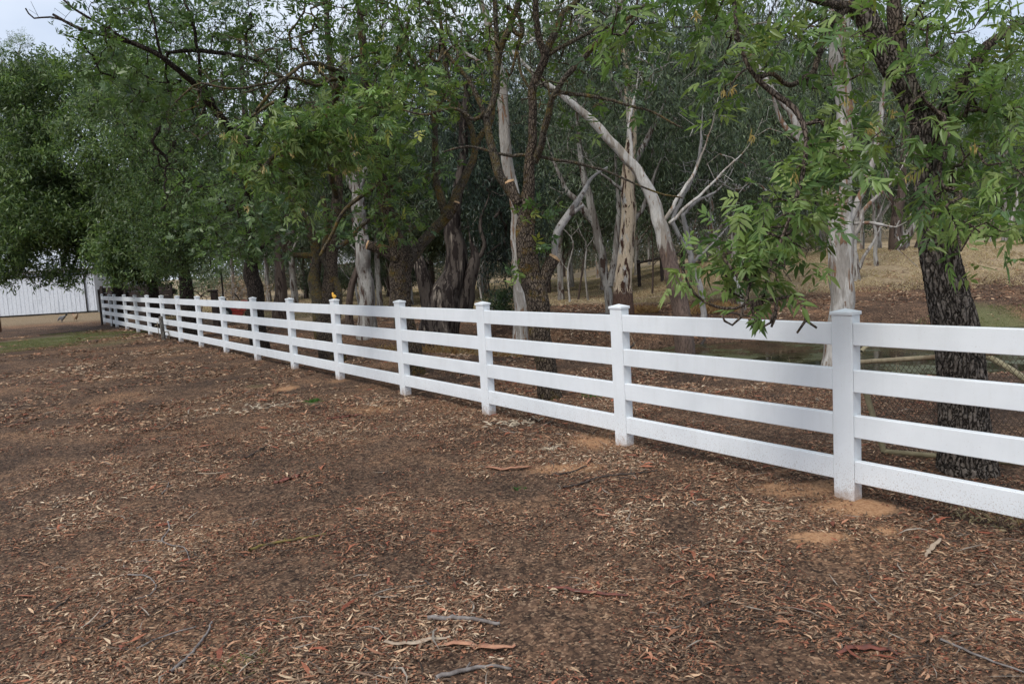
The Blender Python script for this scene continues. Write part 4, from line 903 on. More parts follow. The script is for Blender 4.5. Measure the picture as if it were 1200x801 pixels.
# far woodland mass
def far_mass(name, label, seed, n, fx, L, W, cols, mat='gleaf'):
    rng = RS(seed); T = fx(rng, n); D = unit(rng.normal(size=T.shape)*.8+[0, 0, -.5]); S = ortho(D, rng)
    c = np.asarray(cols)[rng.integers(0, len(cols), len(T))]*rng.uniform(.7, 1.3, (len(T), 1))*(.6+.8*vn(T, .35, 6)[:, None])
    V, Q, cl = leaves4(T, D, S, L*rng.uniform(.6, 1.3, len(T)), W*rng.uniform(.7, 1.3, len(T)), c)
    obj(name, mesh(name, V, Q, None, M[mat], cl, False), kind='stuff', label=label)
def fm(rng, n):
    y = rng.uniform(96, 130, n*3); x = y*rng.uniform(-.40, .75, n*3)
    h = (11+7*vn(np.stack([x, y*.3, x*0], -1), .12, 70)+2*vn(np.stack([x, y*.3, x*0], -1), .5, 71))*(1-.55*ss(.36, .5, x/y))
    t = rng.random(n*3)**.8; z = terr(x, y, False)+.9*ss(.3, .45, x/y)+t*h
    p = np.stack([x, y, z], -1); k = (vn(p, .33, 72)+.35*vn(p, 1.1, 73)) > .58+.12*ss(.36, .5, x/y)
    return p[k][:n]
far_mass('far_woodland', 'far-off grey-green gum woodland closing the view', 61, 190000, fm, .55, .16, GUM)
def sc(rng, n):
    y = rng.uniform(76, 95, n*3); x = y*rng.uniform(-.3, .42, n*3)
    h = 2+3.4*vn(np.stack([x, y, x*0], -1), .3, 80); z = terr(x, y, False)+rng.random(n*3)*h
    p = np.stack([x, y, z], -1); k = vn(p, .8, 82) > .42
    return p[k][:n]
far_mass('scrub', 'dark low scrub under the background gums', 62, 80000, sc, .34, .09, [(.05, .065, .042), (.07, .08, .052), (.085, .075, .055), (.12, .10, .07)])
def lf(rng, n):
    y = rng.uniform(70, 95, n*3); x = y*rng.uniform(-.8, -.3, n*3); z = rng.random(n*3)*(2.2+2.2*vn(np.stack([x, y, x*0], -1), .2, 84))
    p = np.stack([x, y, z+terr(x, y, False)], -1); k = vn(p, .6, 85) > .5; return p[k][:n]
far_mass('far_hedgerow', 'pale distant trees seen under the left crowns', 63, 16000, lf, .3, .09, [(.12, .13, .08), (.08, .095, .06)])

# ================================================================ SHRUBS, GRASS TUFTS, REEDS
def tuft(name, label, cat, px, py, D, r, h, n, cols, w, seed, group=None, lean=.5):
    x, y, z = gbase(px, py, D); t = thing(name, label, cat, (x, y, z), group)
    grass('blades', None, seed, n, (x, y), (r, r), h, cols, w, lean, kind=None, parent=t, origin=(x, y, z)); return t
ORG = [(.42, .26, .12), (.5, .33, .16), (.33, .19, .09)]
tuft('grass_tuft', 'wide orange dry grass around the foot of the hollow gum', 'grass tuft', 505, 397, 18.6, 1.3, .42, 1500, ORG+DRY[:1], .012, 41)
tuft('grass_tuft', 'orange dry grass tuft between the peeling gum and the leaning gum', 'grass tuft', 757, 358, 23, .34, .34, 420, ORG, .014, 42)
tuft('grass_tuft', 'orange-tan grass mound under the drooping green branch', 'grass tuft', 832, 365, 22, .7, .4, 600, ORG, .014, 43)
tuft('grass_tuft', 'dry grass tuft left of the mossy forked tree', 'grass tuft', 585, 393, 17.5, .5, .35, 380, ORG+DRY[:1], .012, 44)
c = G(285, 778); tuft('grass_tuft', 'sparse green grass tuft at the bottom left of the picture', 'grass tuft', 285, 778, c[1], .11, .07, 60, [(.16, .2, .07), (.22, .24, .1), (.3, .26, .14)], .004, 45, lean=1.3)
c = G(367, 470); tuft('weed', 'small bright green weed in the litter below the sixth fence post', 'weed', 367, 471, c[1], .09, .08, 90, [(.07, .16, .035)], .01, 46, lean=.9)
c = G(616, 558); tuft('weed', 'small dark green weed in the litter left of the dark twig', 'weed', 608, 572, G(608, 572)[1], .05, .04, 50, [(.06, .13, .035)], .008, 47, lean=1)
tuft('weed', 'green weed patch behind the fence just left of the second post', 'weed', 702, 463, G(702, 463)[1], .22, .07, 260, [(.07, .15, .035)], .009, 48, lean=1)
tuft('weed', 'pale green weed sprawling near the curled twigs at lower left', 'weed', 333, 727, G(333, 727)[1], .07, .04, 26, [(.14, .2, .1)], .005, 49, lean=1.5)
c = G(1150, 600); tuft('grass_tuft', 'withered grass clump under the fence rail at the right edge', 'grass tuft', 1165, 606, G(1165, 606)[1], .26, .09, 200, DRY, .006, 50, lean=1.1)
tuft('grass_tuft', 'withered grass clump below the rail between first post and big trunk', 'grass tuft', 1118, 588, G(1118, 588)[1], .14, .06, 90, DRY, .006, 51, lean=1.2)
c = G(30, 540)
rng = RS(71); b = MB()
for i in range(90):
    px = rng.uniform(742, 985) if i < 70 else rng.uniform(1010, 1060); D = rng.uniform(13.0, 14.6); p = P(px, 430, D); x, y = p[0], D; z = float(terr(x, y))-.05
    h = rng.uniform(.25, .75); l = rng.normal(size=2)*.12; r_ = rng.uniform(.004, .008)
    pts = np.array([[x, y, z], [x+l[0]*.4, y+l[1]*.4, z+h*.6], [x+l[0]*1.5, y+l[1]*1.5, z+h]]); b.tube(pts, [r_, r_*.8, r_*.4], 4, False, np.array([.30, .24, .16])*rng.uniform(.6, 1.2))
b.build('dry_reeds', M['litter'], None, True, kind='stuff', label='dry broken reed stalks along the pond edge')

def bush(seed, name, label, px, py, D, r, h, n, k, cols, mat='dead', L=.09, W=.02):
    x, y, z = gbase(px, py, D); t = Tree(seed, name, label, (x, y, z), None, .1, cat='shrub')
    t.limb(np.array([[x, y, z-.1, .03], [x, y, z+h*.3, .025], [x+.05, y, z+h*.6, .012]]), .5)
    u = unit(t.rng.normal(size=(n, 3)))*(t.rng.random((n, 1))**.4); tg = np.array([x, y, z+h*.55])+u*[r, r, h*.45]
    tips, _ = t.grow(tg, .005, .25, .2)
    if k: V, Q, c = drop_leaves(tips, (.12, .12, .12), k, L, W, t.rng, cols, .1); t.leaf.add(V, Q, None, c)
    t.finish(M[mat], M['gleaf'], 6, .1)
bush(91, 'dead_shrub', 'bare dead shrub between sixth near tree and timber stump', 238, 378, 27, .75, 1.75, 40, 0, None, 'gdark')
bush(92, 'shrub', 'grey-green rounded shrub under the far roof', 385, 338, 52, 2.2, 2., 120, 60, [(.10, .13, .07), (.07, .09, .05)], L=.22, W=.05)
bush(93, 'shrub', 'pale leafy shrub right of the grey gum', 455, 334, 50, 2.4, 2.6, 120, 60, [(.12, .15, .10), (.09, .11, .075)], L=.22, W=.05)
bush(94, 'brush_heap', 'heap of dry tangled brush behind the red mower', 284, 348, 43, 1.7, 1.5, 260, 12, [(.3, .2, .13), (.22, .15, .1)], 'dead', .25, .03)
bush(95, 'shrub', 'green weedy shrub at the foot of the mossy tree', 588, 352, 22, .5, .9, 50, 50, [(.05, .08, .035)], L=.1, W=.03)

# ================================================================ FALLEN WOOD
def stick(label, px_pts, w, mat, name='fallen_stick', side=(), lift=.012, flat=False, cat='stick', group=None):
    pts = []
    for q in px_pts:
        g = G(q[0], q[1]); pts.append([g[0], g[1], g[2]+lift+(q[2] if len(q) > 2 else 0), 0])
    p = np.array(pts); o = p[len(p)//2, :3].copy(); q = smoothline(p, .03)
    rng = RS(int(px_pts[0][0]*7+px_pts[0][1])); q[:, :3] += rng.normal(size=(len(q), 3))*w*.12
    s = np.linspace(0, 1, len(q)); r = w*.5*(1-.45*s)
    b = MB()
    if flat:
        t = unit(np.gradient(q[:, :3], axis=0)); S = unit(np.cross(t, [0, 0, 1.])); wv_ = w*.5*(.4+.6*np.sin(np.pi*np.clip(s*.94+.04, 0, 1)))*(1+.25*rng.normal(size=len(q)).clip(-1, 1)*.5)
        up_ = np.array([0, 0, 1.])*.35
        top = [q[:, :3]-S*wv_[:, None]+up_*wv_[:, None], q[:, :3]-S*wv_[:, None]*.4, q[:, :3]+S*wv_[:, None]*.4, q[:, :3]+S*wv_[:, None]+up_*wv_[:, None]]
        V = np.stack(top+[x-[0, 0, .003] for x in top[::-1]], 1).reshape(-1, 3); n = len(q)
        i = np.arange(n-1)[:, None]*8; j = np.arange(8)[None]; k = (j+1) % 8
        b.add(V, np.stack([i+j, i+k, i+8+k, i+8+j], -1).reshape(-1, 4))
    else:
        b.tube(q[:, :3], r, 8, True)
        for (a, dx, dy, L) in side:
            k_ = int(a*(len(q)-1)); e = q[k_, :3]+np.array([dx*L, dy*L, .015]); e[2] = max(e[2]-.01, float(terr(e[0], e[1]))+.006); b.tube([q[k_, :3], (q[k_, :3]+e)/2+[.01, .01, .01], e], [r[k_]*.7, r[k_]*.55, r[k_]*.3], 6)
    ob = b.build(name, mat, None, True, o, label=label, category=cat); ob.location = o
    if group: ob['group'] = group
    return ob
mt_grey = mat_plain('weathered_twig', (.24, .215, .2), (.12, .1, .09), 30)
mt_dark = mat_plain('dark_twig', (.075, .055, .045), (.03, .024, .02), 30)
mt_red = mat_plain('red_bark_strip', (.23, .075, .05), (.12, .05, .04), 18)
mt_org = mat_plain('orange_bark_strip', (.48, .25, .15), (.3, .14, .09), 18)
mt_pale = mat_plain('pale_bark_strip', (.45, .36, .27), (.28, .2, .14), 18)
mt_moss = mat_plain('mossy_stick', (.17, .13, .03), (.09, .06, .04), 14)
stick('long grey curved stick lying at the bottom left', [(200, 790), (222, 770), (240, 748), (249, 730)], .016, mt_grey)
stick('thin grey stick lying left of the long curved one', [(160, 762), (185, 750), (210, 742), (230, 736)], .010, mt_grey)
stick('yellow mossy stick lying in the litter at mid left', [(293, 647), (315, 639), (345, 634), (382, 627)], .022, mt_moss, side=((.5, -.3, .8, .06),))
stick('pale forked twig with curly arms at left', [(197, 612), (198, 622), (190, 634), (200, 640), (216, 643), (222, 658)], .012, mt_grey, side=((.45, -.9, .05, .25),))
stick('small curled grey twig below the pale forked twig', [(150, 675), (172, 677), (183, 688), (174, 700), (160, 703)], .010, mt_grey)
stick('tiny forked pale twig upper left of the forked one', [(190, 580), (196, 572), (198, 566)], .010, mt_grey, side=((.6, .8, .3, .06),))
stick('grey weathered stick at bottom centre', [(502, 726), (525, 726), (550, 727), (585, 733)], .028, mt_grey)
stick('grey stick with knobs right at the bottom edge', [(512, 796), (545, 787), (575, 783), (600, 786)], .022, mt_grey, side=((.4, .3, .9, .06),))
stick('long orange bark strip at bottom centre', [(520, 757), (550, 758), (580, 762), (604, 758)], .038, mt_org, 'bark_strip', flat=True, cat='bark')
stick('brownish bark strip left of the long orange one', [(448, 754), (475, 757), (505, 753), (528, 748)], .030, mt_pale, 'bark_strip', flat=True, cat='bark')
stick('long dark red bark strip right of bottom centre', [(641, 690), (665, 692), (690, 697), (737, 700)], .030, mt_red, 'bark_strip', flat=True, cat='bark')
stick('dark red bark strip at bottom right', [(982, 766), (1010, 762), (1030, 764), (1052, 768)], .034, mt_red, 'bark_strip', flat=True, cat='bark')
stick('broad reddish bark strip lying below the fifth post', [(322, 567), (335, 563), (350, 558)], .07, mt_red, 'bark_strip', flat=True, cat='bark')
stick('curled tan bark chunk lying right of the orange earth', [(1085, 655), (1092, 646), (1098, 640), (1102, 634)], .028, mt_pale, 'bark_strip', lift=.02, flat=True, cat='bark')
stick('thin pale bark sliver left of centre', [(232, 556), (248, 556), (261, 554)], .018, mt_pale, 'bark_strip', flat=True, cat='bark')
stick('dark twig lying across the bare tan earth patch', [(647, 558), (662, 556), (675, 552), (687, 547)], .018, mt_dark, side=((.2, -.9, .2, .05),))
stick('long dark twig below the bare tan earth patch', [(660, 573), (680, 568), (705, 560), (740, 556), (770, 553)], .022, mt_dark)
stick('long thin grey stick crossing the bottom right corner', [(1103, 752), (1130, 763), (1165, 778), (1215, 795)], .012, mt_grey)
stick('thin dark stick near the left edge of the picture', [(60, 718), (75, 708), (83, 700)], .012, mt_dark)
stick('short dark stick left of the long curved stick', [(116, 738), (128, 731), (140, 723)], .014, mt_dark)
stick('dark stick lying in the litter below the fourth post', [(288, 538), (298, 532), (310, 526)], .02, mt_dark)
stick('pale curved branch under the rail at the right', [(1082, 580), (1100, 586), (1122, 592)], .022, mt_grey)
stick('reddish bark strip right of the small green weed', [(382, 492), (400, 490), (425, 486)], .05, mt_red, 'bark_strip', flat=True, cat='bark')
stick('pinkish bark strip left of the bare tan earth patch', [(570, 549), (595, 551), (622, 548)], .05, mt_org, 'bark_strip', flat=True, cat='bark')
stick('thin dark twig at middle centre', [(498, 682), (506, 688), (512, 692), (505, 700)], .010, mt_dark)
for i, q in enumerate([[(520, 372), (560, 368), (620, 366), (680, 370)], [(640, 378), (690, 371), (720, 367)], [(820, 388), (850, 380), (890, 381)], [(760, 392), (800, 396), (850, 390)], [(700, 386), (735, 392), (760, 388)]]):
    stick(['long grey fallen branch on the creek bank behind the mossy tree', 'fallen branch on the bank left of the peeling gum', 'fallen branch under the drooping green branch', 'low fallen branch on the near pond bank', 'fallen branch at the foot of the leaning gum'][i], q, .07, mt_grey if i % 2 else mt_dark, 'fallen_branch', lift=.03, cat='branch')
# fan of white dried leaves
for label, px, py, n_, s_, seed in (('fan of bleached dry leaves on the litter below the second fence gap', 645, 528, 16, .13, 5), ('pale fibrous leaf heap by the third post', 600, 497, 60, .2, 6), ('bleached leaves drifted in the litter at left centre', 300, 478, 60, .35, 7)):
    rng = RS(seed); c = G(px, py); an = rng.uniform(0, math.pi*2, n_) if n_ > 20 else rng.uniform(.2, 2.9, n_)
    D3 = unit(np.stack([np.cos(an), np.sin(an)*.8, rng.uniform(.15, .6, n_)], -1)); B3 = c+rng.normal(size=(n_, 3))*[s_*(.9 if n_ > 20 else .15), s_*(.5 if n_ > 20 else .1), .003]+[0, 0, .01]
    V, Q, cl = leaves6(B3, D3, ortho(D3, rng), rng.uniform(.05, .12, n_), rng.uniform(.01, .018, n_), np.tile([.58, .49, .37], (n_, 1))*rng.uniform(.75, 1.2, (n_, 1)), .2)
    o = obj('dry_leaf_pile', mesh('dry_leaf_pile', V-c, Q, None, M['litter'], cl, False), None, c, **({'label': label, 'category': 'dry leaves'} if n_ < 20 else {'label': label, 'kind': 'stuff'}))

# ================================================================ RUSTY GATE + PIPE behind the nearest tree
m_rust = mat_gum('rusty_pipe', (.42, .34, .22), (.30, .2, .12), (.13, .05, .025), .5, .55)
m_tan = mat_plain('weathered_pipe', (.30, .26, .16), (.2, .17, .1), 12)
gt = thing('rusty_gate', 'rusty pipe gate with wire mesh leaning behind the nearest tree', 'gate', gbase(1035, 540, 6.35)); go = np.array(gt.location)
A0 = P(1036, 540, 6.35); A0[2] = terr(A0[0], A0[1])+.02; A1 = P(1290, 566, 5.55); A1[2] = terr(A1[0], A1[1])+.03
B0 = P(1007, 424, 6.5); B1 = P(1290, 404, 5.75)
def bar(name, a, b_, r, mat, m=10):
    b = MB(); q = smoothline(np.array([a, (np.array(a)+b_)/2+[0, 0, -.004], b_]), .1); b.tube(q, r, m, True); b.build(name, mat, gt, True, go)
bar('top_pipe', B0, B1, .019, m_rust); bar('bottom_pipe', A0, A1, .022, m_tan); bar('upright', A0, P(1009, 440, 6.48), .024, m_tan); bar('upright', A1, B1, .02, m_tan)
b = MB(); ex = (B1-B0); ey = (A0-B0); Wd = 2.3; Hd = .85; nn = 44
for i in range(-14, nn):
    for sg in (0, 1):
        u0 = i*.055/Wd; u1 = u0+Hd/Wd; a_, c_ = (u0, u1) if sg == 0 else (u1, u0)
        p = lambda u, v: B0+(B1-B0)*u+((A0+(A1-A0)*u)-(B0+(B1-B0)*u))*v
        # clip to 0..1
        t0, t1 = 0., 1.
        for (s0, s1) in ((a_, c_),):
            if s1 != s0:
                ta, tb = (0-s0)/(s1-s0), (1-s0)/(s1-s0); t0 = max(t0, min(ta, tb)); t1 = min(t1, max(ta, tb))
        if t1-t0 > .05:
            b.tube([p(a_+(c_-a_)*t0, t0), p(a_+(c_-a_)*t1, t1)], .0022, 4, False)
b.build('wire_mesh', mat_plain('rusty_wire', (.13, .09, .06), (.07, .05, .04), 20, .6, .5), gt, True, go)
pts = np.array([P(1009, 412, 9.4), P(1018, 404, 9.5), P(1040, 400, 9.6), P(1075, 400, 9.6), P(1115, 404, 9.3), P(1150, 414, 8.9), P(1180, 430, 8.5), P(1215, 452, 8.1), P(1260, 475, 7.7)])
for r_ in pts: r_[2] = max(r_[2], float(terr(r_[0], r_[1]))+.03)
q = smoothline(pts, .08); b = MB(); b.tube(q, np.linspace(.025, .036, len(q)), 12, True)
o = b.build('pale_pole', m_tan, None, True, q[0], label='long pale bent pole lying over the pond edge behind the rusty gate', category='pole'); o.location = q[0]

# ================================================================ SHED, HOUSE, WALL, PROPS
m_shed = mat_gum('white_painted_boards', (.62, .65, .70), (.52, .55, .60), (.42, .43, .46), .55, .70)
m_shroof = mat_plain('pale_roof_sheet', (.55, .57, .6), (.42, .44, .47), 3)
m_black = mat_plain('dark_trim', (.03, .028, .027), (.05, .045, .04), 10)
D = 49.; xr = P(114.5, 366, D)[0]; xl = P(-260, 372, D)[0]; zb = float(terr(xr, D)); so = np.array([xr, D, zb])
sh = thing('white_shed', 'long white board-clad shed with a sliding door at far left', 'shed', so)
H = 2.75
b = MB(); w_ = .30; rng = RS(3); x = xl
while x < xr-.02:
    e = min(x+w_-.012, xr); j = rng.normal()*.004; b.box((0, 0, 0), (1, 0, 0), (0, 1, 0), (0, 0, 1), (x-xr, j, .12), (e-xr, .05+j, H), .008); x += w_
b.box((0, 0, 0), (1, 0, 0), (0, 1, 0), (0, 0, 1), (xl-xr, .052, 0), (0, 7, H), 0)
b.build('wall', m_shed, sh)
b = MB(); b.box((0, 0, 0), (1, 0, 0), (0, 1, 0), (0, 0, 1), (xl-xr-.05, -.03, -.1), (.03, -.003, .12), .01); b.build('base_board', m_black, sh)
dl, dr_ = P(-60, 350, D)[0], P(101, 350, D)[0]
b = MB(); x = dl
while x < dr_-.02:
    e = min(x+.26-.010, dr_); j = rng.normal()*.004; b.box((0, 0, 0), (1, 0, 0), (0, 1, 0), (0, 0, 1), (x-xr, -.10+j, .10), (e-xr, -.045+j, 2.33), .008); x += .26
dob = b.build('sliding_door', m_shed, sh)
b = MB(); b.box((0, 0, 0), (1, 0, 0), (0, 1, 0), (0, 0, 1), (dr_-xr+.005, -.11, .1), (dr_-xr+.05, -.04, 2.33), .005); b.box((0, 0, 0), (1, 0, 0), (0, 1, 0), (0, 0, 1), (dl-xr, -.13, 2.335), (dr_-xr+.3, -.035, 2.43), .01); b.build('door_track', m_black, sh)
b = MB()
rv = [[xl-xr-.3, -.35, H-.02], [.3, -.35, H-.02], [.3, 3.5, H+1.0], [xl-xr-.3, 3.5, H+1.0], [.3, 7.3, H-.02], [xl-xr-.3, 7.3, H-.02]]
rv2 = [[a_, b_, c_+.06] for a_, b_, c_ in rv]
b.add(rv+rv2, [[0, 3, 2, 1], [3, 5, 4, 2], [6, 7, 8, 9], [9, 8, 10, 11], [0, 1, 7, 6], [4, 5, 11, 10]], [[1, 2, 8], [1, 8, 7], [2, 4, 10], [2, 10, 8], [0, 6, 9], [0, 9, 3], [3, 9, 11], [3, 11, 5]])
xx = xl-xr
while xx < .2:
    b.box((xx, -.352, H+.045), (1, 0, 0), unit(np.array([[0, 3.85, 1.02]]))[0], unit(np.array([[0, -1.02, 3.85]]))[0], (0, 0, 0), (.05, 3.95, .035)); xx += .4
b.build('roof', m_shroof, sh)

D = 88.; hx = P(398, 320, D)[0]; hz_ = float(terr(hx, D)); ho = np.array([hx, D, hz_])
hs = thing('brick_house', 'far red brick house with a grey roof glimpsed between the trunks', 'house', ho)
m_br = mat_bark('brick', (.20, .065, .05), (.2, .16, .13), 8, 14, None)
I3 = ((1, 0, 0), (0, 1, 0), (0, 0, 1))
b = MB(); b.box((0, 0, 0), *I3, (-3.2, 0, 0), (-.7, 6, 4.2), 0); b.box((0, 0, 0), *I3, (-.69, .3, 0), (7, 6, 2.4), 0); b.build('wall', m_br, hs)
b = MB()
V = [[-.6, -.3, 2.35], [7.4, -.3, 2.35], [7.4, 3, 4.4], [-.6, 3, 4.4], [7.4, 6.3, 2.35], [-.6, 6.3, 2.35]]
b.add(V+[[x_, y_, z_+.12] for x_, y_, z_ in V], [[0, 3, 2, 1], [3, 5, 4, 2], [6, 7, 8, 9], [9, 8, 10, 11], [0, 1, 7, 6], [4, 5, 11, 10]], [[1, 2, 8], [1, 8, 7], [2, 4, 10], [2, 10, 8], [0, 6, 9], [0, 9, 3], [3, 9, 11], [3, 11, 5]])
b.build('roof', mat_plain('grey_roof', (.42, .42, .43), (.33, .33, .34), 2), hs)
b = MB(); b.box((0, 0, 0), *I3, (2, .25, 1), (3.4, .298, 2.1), 0); b.build('window', m_black, hs)

D = 38.; x0 = P(116, 340, D)[0]; x1 = P(201, 340, D)[0]; z0 = float(terr(x0, D)); wo = np.array([x0, D, z0])
lw = thing('timber_wall', 'long low dark timber wall behind the far end of the fence', 'wall', wo)
m_dt = mat_plain('dark_stained_timber', (.028, .022, .02), (.05, .035, .03), 5, .8)
rng = RS(5); b = MB()
for k in range(6):
    b.box((0, 0, 0), *I3, (0, rng.normal()*.01, .02+k*.255), (x1-x0+rng.normal()*.12, .14, .02+k*.255+.245), .02)
b.build('sleepers', m_dt, lw)
for k in range(4):
    b = MB(); b.box((0, 0, 0), *I3, (.1+k*1.1, -.12, -.1), (.22+k*1.1, -.013, 1.62), .01); b.build('stay', m_dt, lw)

m_wood = mat_bark('grey_post_timber', (.21, .195, .175), (.06, .05, .045), 45, 3, None)
def post(label, px, py, h, r, mat, square=False, name='timber_post', cat='post', lean=(0, 0)):
    g = G(px, py); b = MB()
    if square: b.box((0, 0, 0), *I3, (-r, -r, -.2), (r, r, h), r*.2)
    else:
        q = np.linspace([0, 0, -.2], [lean[0], lean[1], h], 8); b.tube(q, r*(1+.06*np.sin(np.arange(8)*2.)), 12, True)
    o = b.build(name, mat, None, True if not square else False, label=label, category=cat); o.location = g; return o, g
# tap post
g = G(192.5, 398.3); tp = thing('tap_post', 'short grey wooden post with a garden tap in front of the fence', 'tap', g)
b = MB(); q = np.linspace([0, 0, -.2], [-.04, 0, .69], 8); b.tube(q, .058, 12, True); b.build('post', m_wood, tp, True)
m_met = mat_plain('old_brass', (.25, .2, .14), (.15, .13, .1), 20, .45, .7)
b = MB(); b.tube([[-.1, -.05, -.05], [-.12, -.05, .3], [-.12, -.05, .48]], .011, 8); b.tube([[-.12, -.05, .45], [-.17, -.09, .45], [-.19, -.1, .4]], .014, 8); b.tube([[-.12, -.05, .48], [-.12, -.05, .53]], .012, 6); b.tube([[-.16, -.05, .53], [-.08, -.05, .53]], .008, 6); b.build('tap', m_met, tp, True)
b = MB(); b.tube(smoothline(np.array([[.06, -.04, .22], [.12, -.05, .25], [.17, -.05, .2], [.18, -.05, .05], [.17, -.05, -.05]]), .03), .012, 8); b.build('bent_pipe', m_met, tp, True)
post('brown timber post cut by the left edge of the picture', 0, 389, .75, .07, mat_plain('brown_post', (.16, .07, .04), (.08, .04, .03), 10))
post('tall thin dark steel post at the far end of the fence', 120, 381, 1.5, .035, m_dt, True, 'steel_post')
g = G(254.5, 392); sg_ = thing('timber_stump', 'dark brown cut timber post with a flat cap, behind the fence', 'post', (*P(254.5, 380, 28)[:2], terr(P(254.5, 380, 28)[0], 28)))
b = MB(); b.box((0, 0, 0), *I3, (-.11, -.1, -.2), (.1, .1, 1.22), .02); b.build('post', m_dt, sg_); b = MB(); b.box((0, 0, 0), *I3, (-.2, -.12, 1.222), (.11, .12, 1.3), .02); b.build('cap', m_dt, sg_)
x, y, z = gbase(264, 372, 30); b = MB(); b.box((0, 0, 0), *I3, (-.025, -.025, -.2), (.025, .025, 1.95), .005); o = b.build('star_picket', m_dt, None, False, label='thin dark steel picket left of the red mower', category='post'); o.location = (x, y, z)

# red ride-on mower
D = 33.; g = gbase(279, 372, D); mw = thing('ride_on_mower', 'small red ride-on mower parked in the paddock behind the fence', 'mower', g)
m_red = mat_plain('red_paint', (.62, .10, .075), (.5, .08, .06), 5, .35); m_tyre = mat_plain('tyre_rubber', (.02, .02, .02), (.03, .03, .03), 20, .8); m_rim = mat_plain('pale_rim', (.6, .6, .58), (.45, .45, .45), 10, .5)
def prism(b, prof, y0, y1):
    n = len(prof); V = [[x, y0, z] for x, z in prof]+[[x, y1, z] for x, z in prof]; cn = np.mean(V, 0)
    V.append([np.mean([p[0] for p in prof]), y0, np.mean([p[1] for p in prof])]); V.append([V[-1][0], y1, V[-1][2]])
    b.add(V, [[i, (i+1) % n, n+(i+1) % n, n+i] for i in range(n)], [[2*n, (i+1) % n, i] for i in range(n)]+[[2*n+1, n+i, n+(i+1) % n] for i in range(n)])
b = MB(); prism(b, [(.15, .3), (.72, .3), (.78, .42), (.74, .62), (.6, .70), (.2, .74), (.12, .6)], -.24, .24); b.build('bonnet', m_red, mw, False)
b = MB(); prism(b, [(-.62, .3), (.12, .3), (.12, .36), (-.05, .38), (-.12, .55), (-.6, .58), (-.66, .45)], -.34, .34); b.build('body', m_red, mw, False)
b = MB(); prism(b, [(-.55, .585), (-.15, .585), (-.12, .66), (-.42, .68), (-.5, .98), (-.6, .98)], -.2, .2); b.build('seat', mat_plain('dark_seat', (.03, .04, .06), (.05, .06, .08), 10, .5), mw, False)
b = MB(); b.tube([[.14, 0, .7], [.02, 0, .92]], .018, 8); an = np.linspace(0, 2*math.pi, 17); ring = np.stack([.02-np.cos(an)*.08, np.sin(an)*.17, .92+np.cos(an)*.1], -1); b.tube(ring, .014, 6, False); b.build('steering_wheel', m_tyre, mw, True)
b = MB(); prism(b, [(-.25, .12), (.2, .12), (.26, .2), (.2, .28), (-.25, .28), (-.3, .2)], -.5, .5); b.build('mower_deck', m_red, mw, False)
for (x_, r_, w2_) in ((-.42, .25, .2), (.5, .18, .14)):
    for s_ in (-1, 1):
        yy = s_*(.36+w2_/2); b = MB()
        prf = [(-.5, .55), (-.5, .93), (-.35, 1.), (.35, 1.), (.5, .93), (.5, .55)]; Vv = []
        for a_ in np.arange(24)*2*math.pi/24:
            for (u_, rr) in prf: Vv.append([x_+math.cos(a_)*r_*rr, yy+u_*w2_, r_+math.sin(a_)*r_*rr])
        Qq = [[i*6+j, i*6+j+1, ((i+1) % 24)*6+j+1, ((i+1) % 24)*6+j] for i in range(24) for j in range(5)]
        b.add(Vv, Qq); wh = b.build('wheel', m_tyre, mw, True)
        b = MB(); b.tube([[x_, yy-w2_*.4, r_], [x_, yy+w2_*.4, r_]], r_*.56, 20, True); b.tube([[x_, yy+w2_*.4, r_], [x_, yy-w2_*.42, r_]], r_*.558, 20, True); b.build('rim', m_rim, wh, True)
mw.rotation_euler = (0, 0, .25)

# hens by the shed
def hen(label, px, py, D, c1, c2, yaw, peck):
    g = gbase(px, py, D); t = thing('hen', label, 'hen', g)
    me = bpy.data.meshes.new('body')
    hp = [(.17, 0, .12), (.21, 0, .07)] if peck else [(.15, 0, .30), (.19, 0, .31)]
    pts = [(0, 0, .2), (.09, 0, .22), hp[0], hp[1], (-.11, 0, .24), (-.19, 0, .31), (.01, .05, .1), (.01, .05, .02), (.01, -.05, .1), (.01, -.05, .02), (.05, .05, .008), (.05, -.05, .008)]
    ed = [(0, 1), (1, 2), (2, 3), (0, 4), (4, 5), (0, 6), (6, 7), (0, 8), (8, 9), (7, 10), (9, 11)]
    me.from_pydata(pts, ed, []); o = obj('body', me, t)
    o.modifiers.new('s', 'SKIN'); sv = me.skin_vertices[0].data
    for v, r in zip(sv, [.10, .075, .035, .024, .075, .03, .02, .007, .02, .007, .006, .006]): v.radius = (r, r*.95)
    sv[0].use_root = True; sb_ = o.modifiers.new('u', 'SUBSURF'); sb_.levels = 2; sb_.render_levels = 2; me.materials.append(c1)
    h = np.array(hp[1]); b = MB(); b.tube([h+[.015, 0, -.002], h+[.05, 0, -.014 if not peck else -.03]], [.009, .001], 6); b.build('beak', mat_beak, t, True)
    b = MB(); b.tube([h+[-.03, 0, .02], h+[-.01, 0, .042], h+[.012, 0, .022]], [.006, .012, .005], 6); b.build('comb', m_red, t, True)
    b = MB(); V = [[-.16, -.02, .28], [-.16, .02, .28], [-.29, .0, .40], [-.27, .0, .30], [-.19, 0, .38]]; b.add(V, None, [[0, 3, 2], [1, 2, 3], [0, 2, 4], [1, 4, 2], [0, 1, 3], [0, 4, 1]]); b.build('tail', c2, t, False)
    t.rotation_euler = (0, 0, yaw)
mat_beak = mat_plain('beak', (.4, .3, .12), (.3, .2, .1), 10)
hen('speckled grey hen pecking the dirt in front of the white shed', 73, 378, 38, mat_plain('grey_feathers', (.19, .19, .2), (.1, .1, .11), 18), m_tyre, 3.2, True)
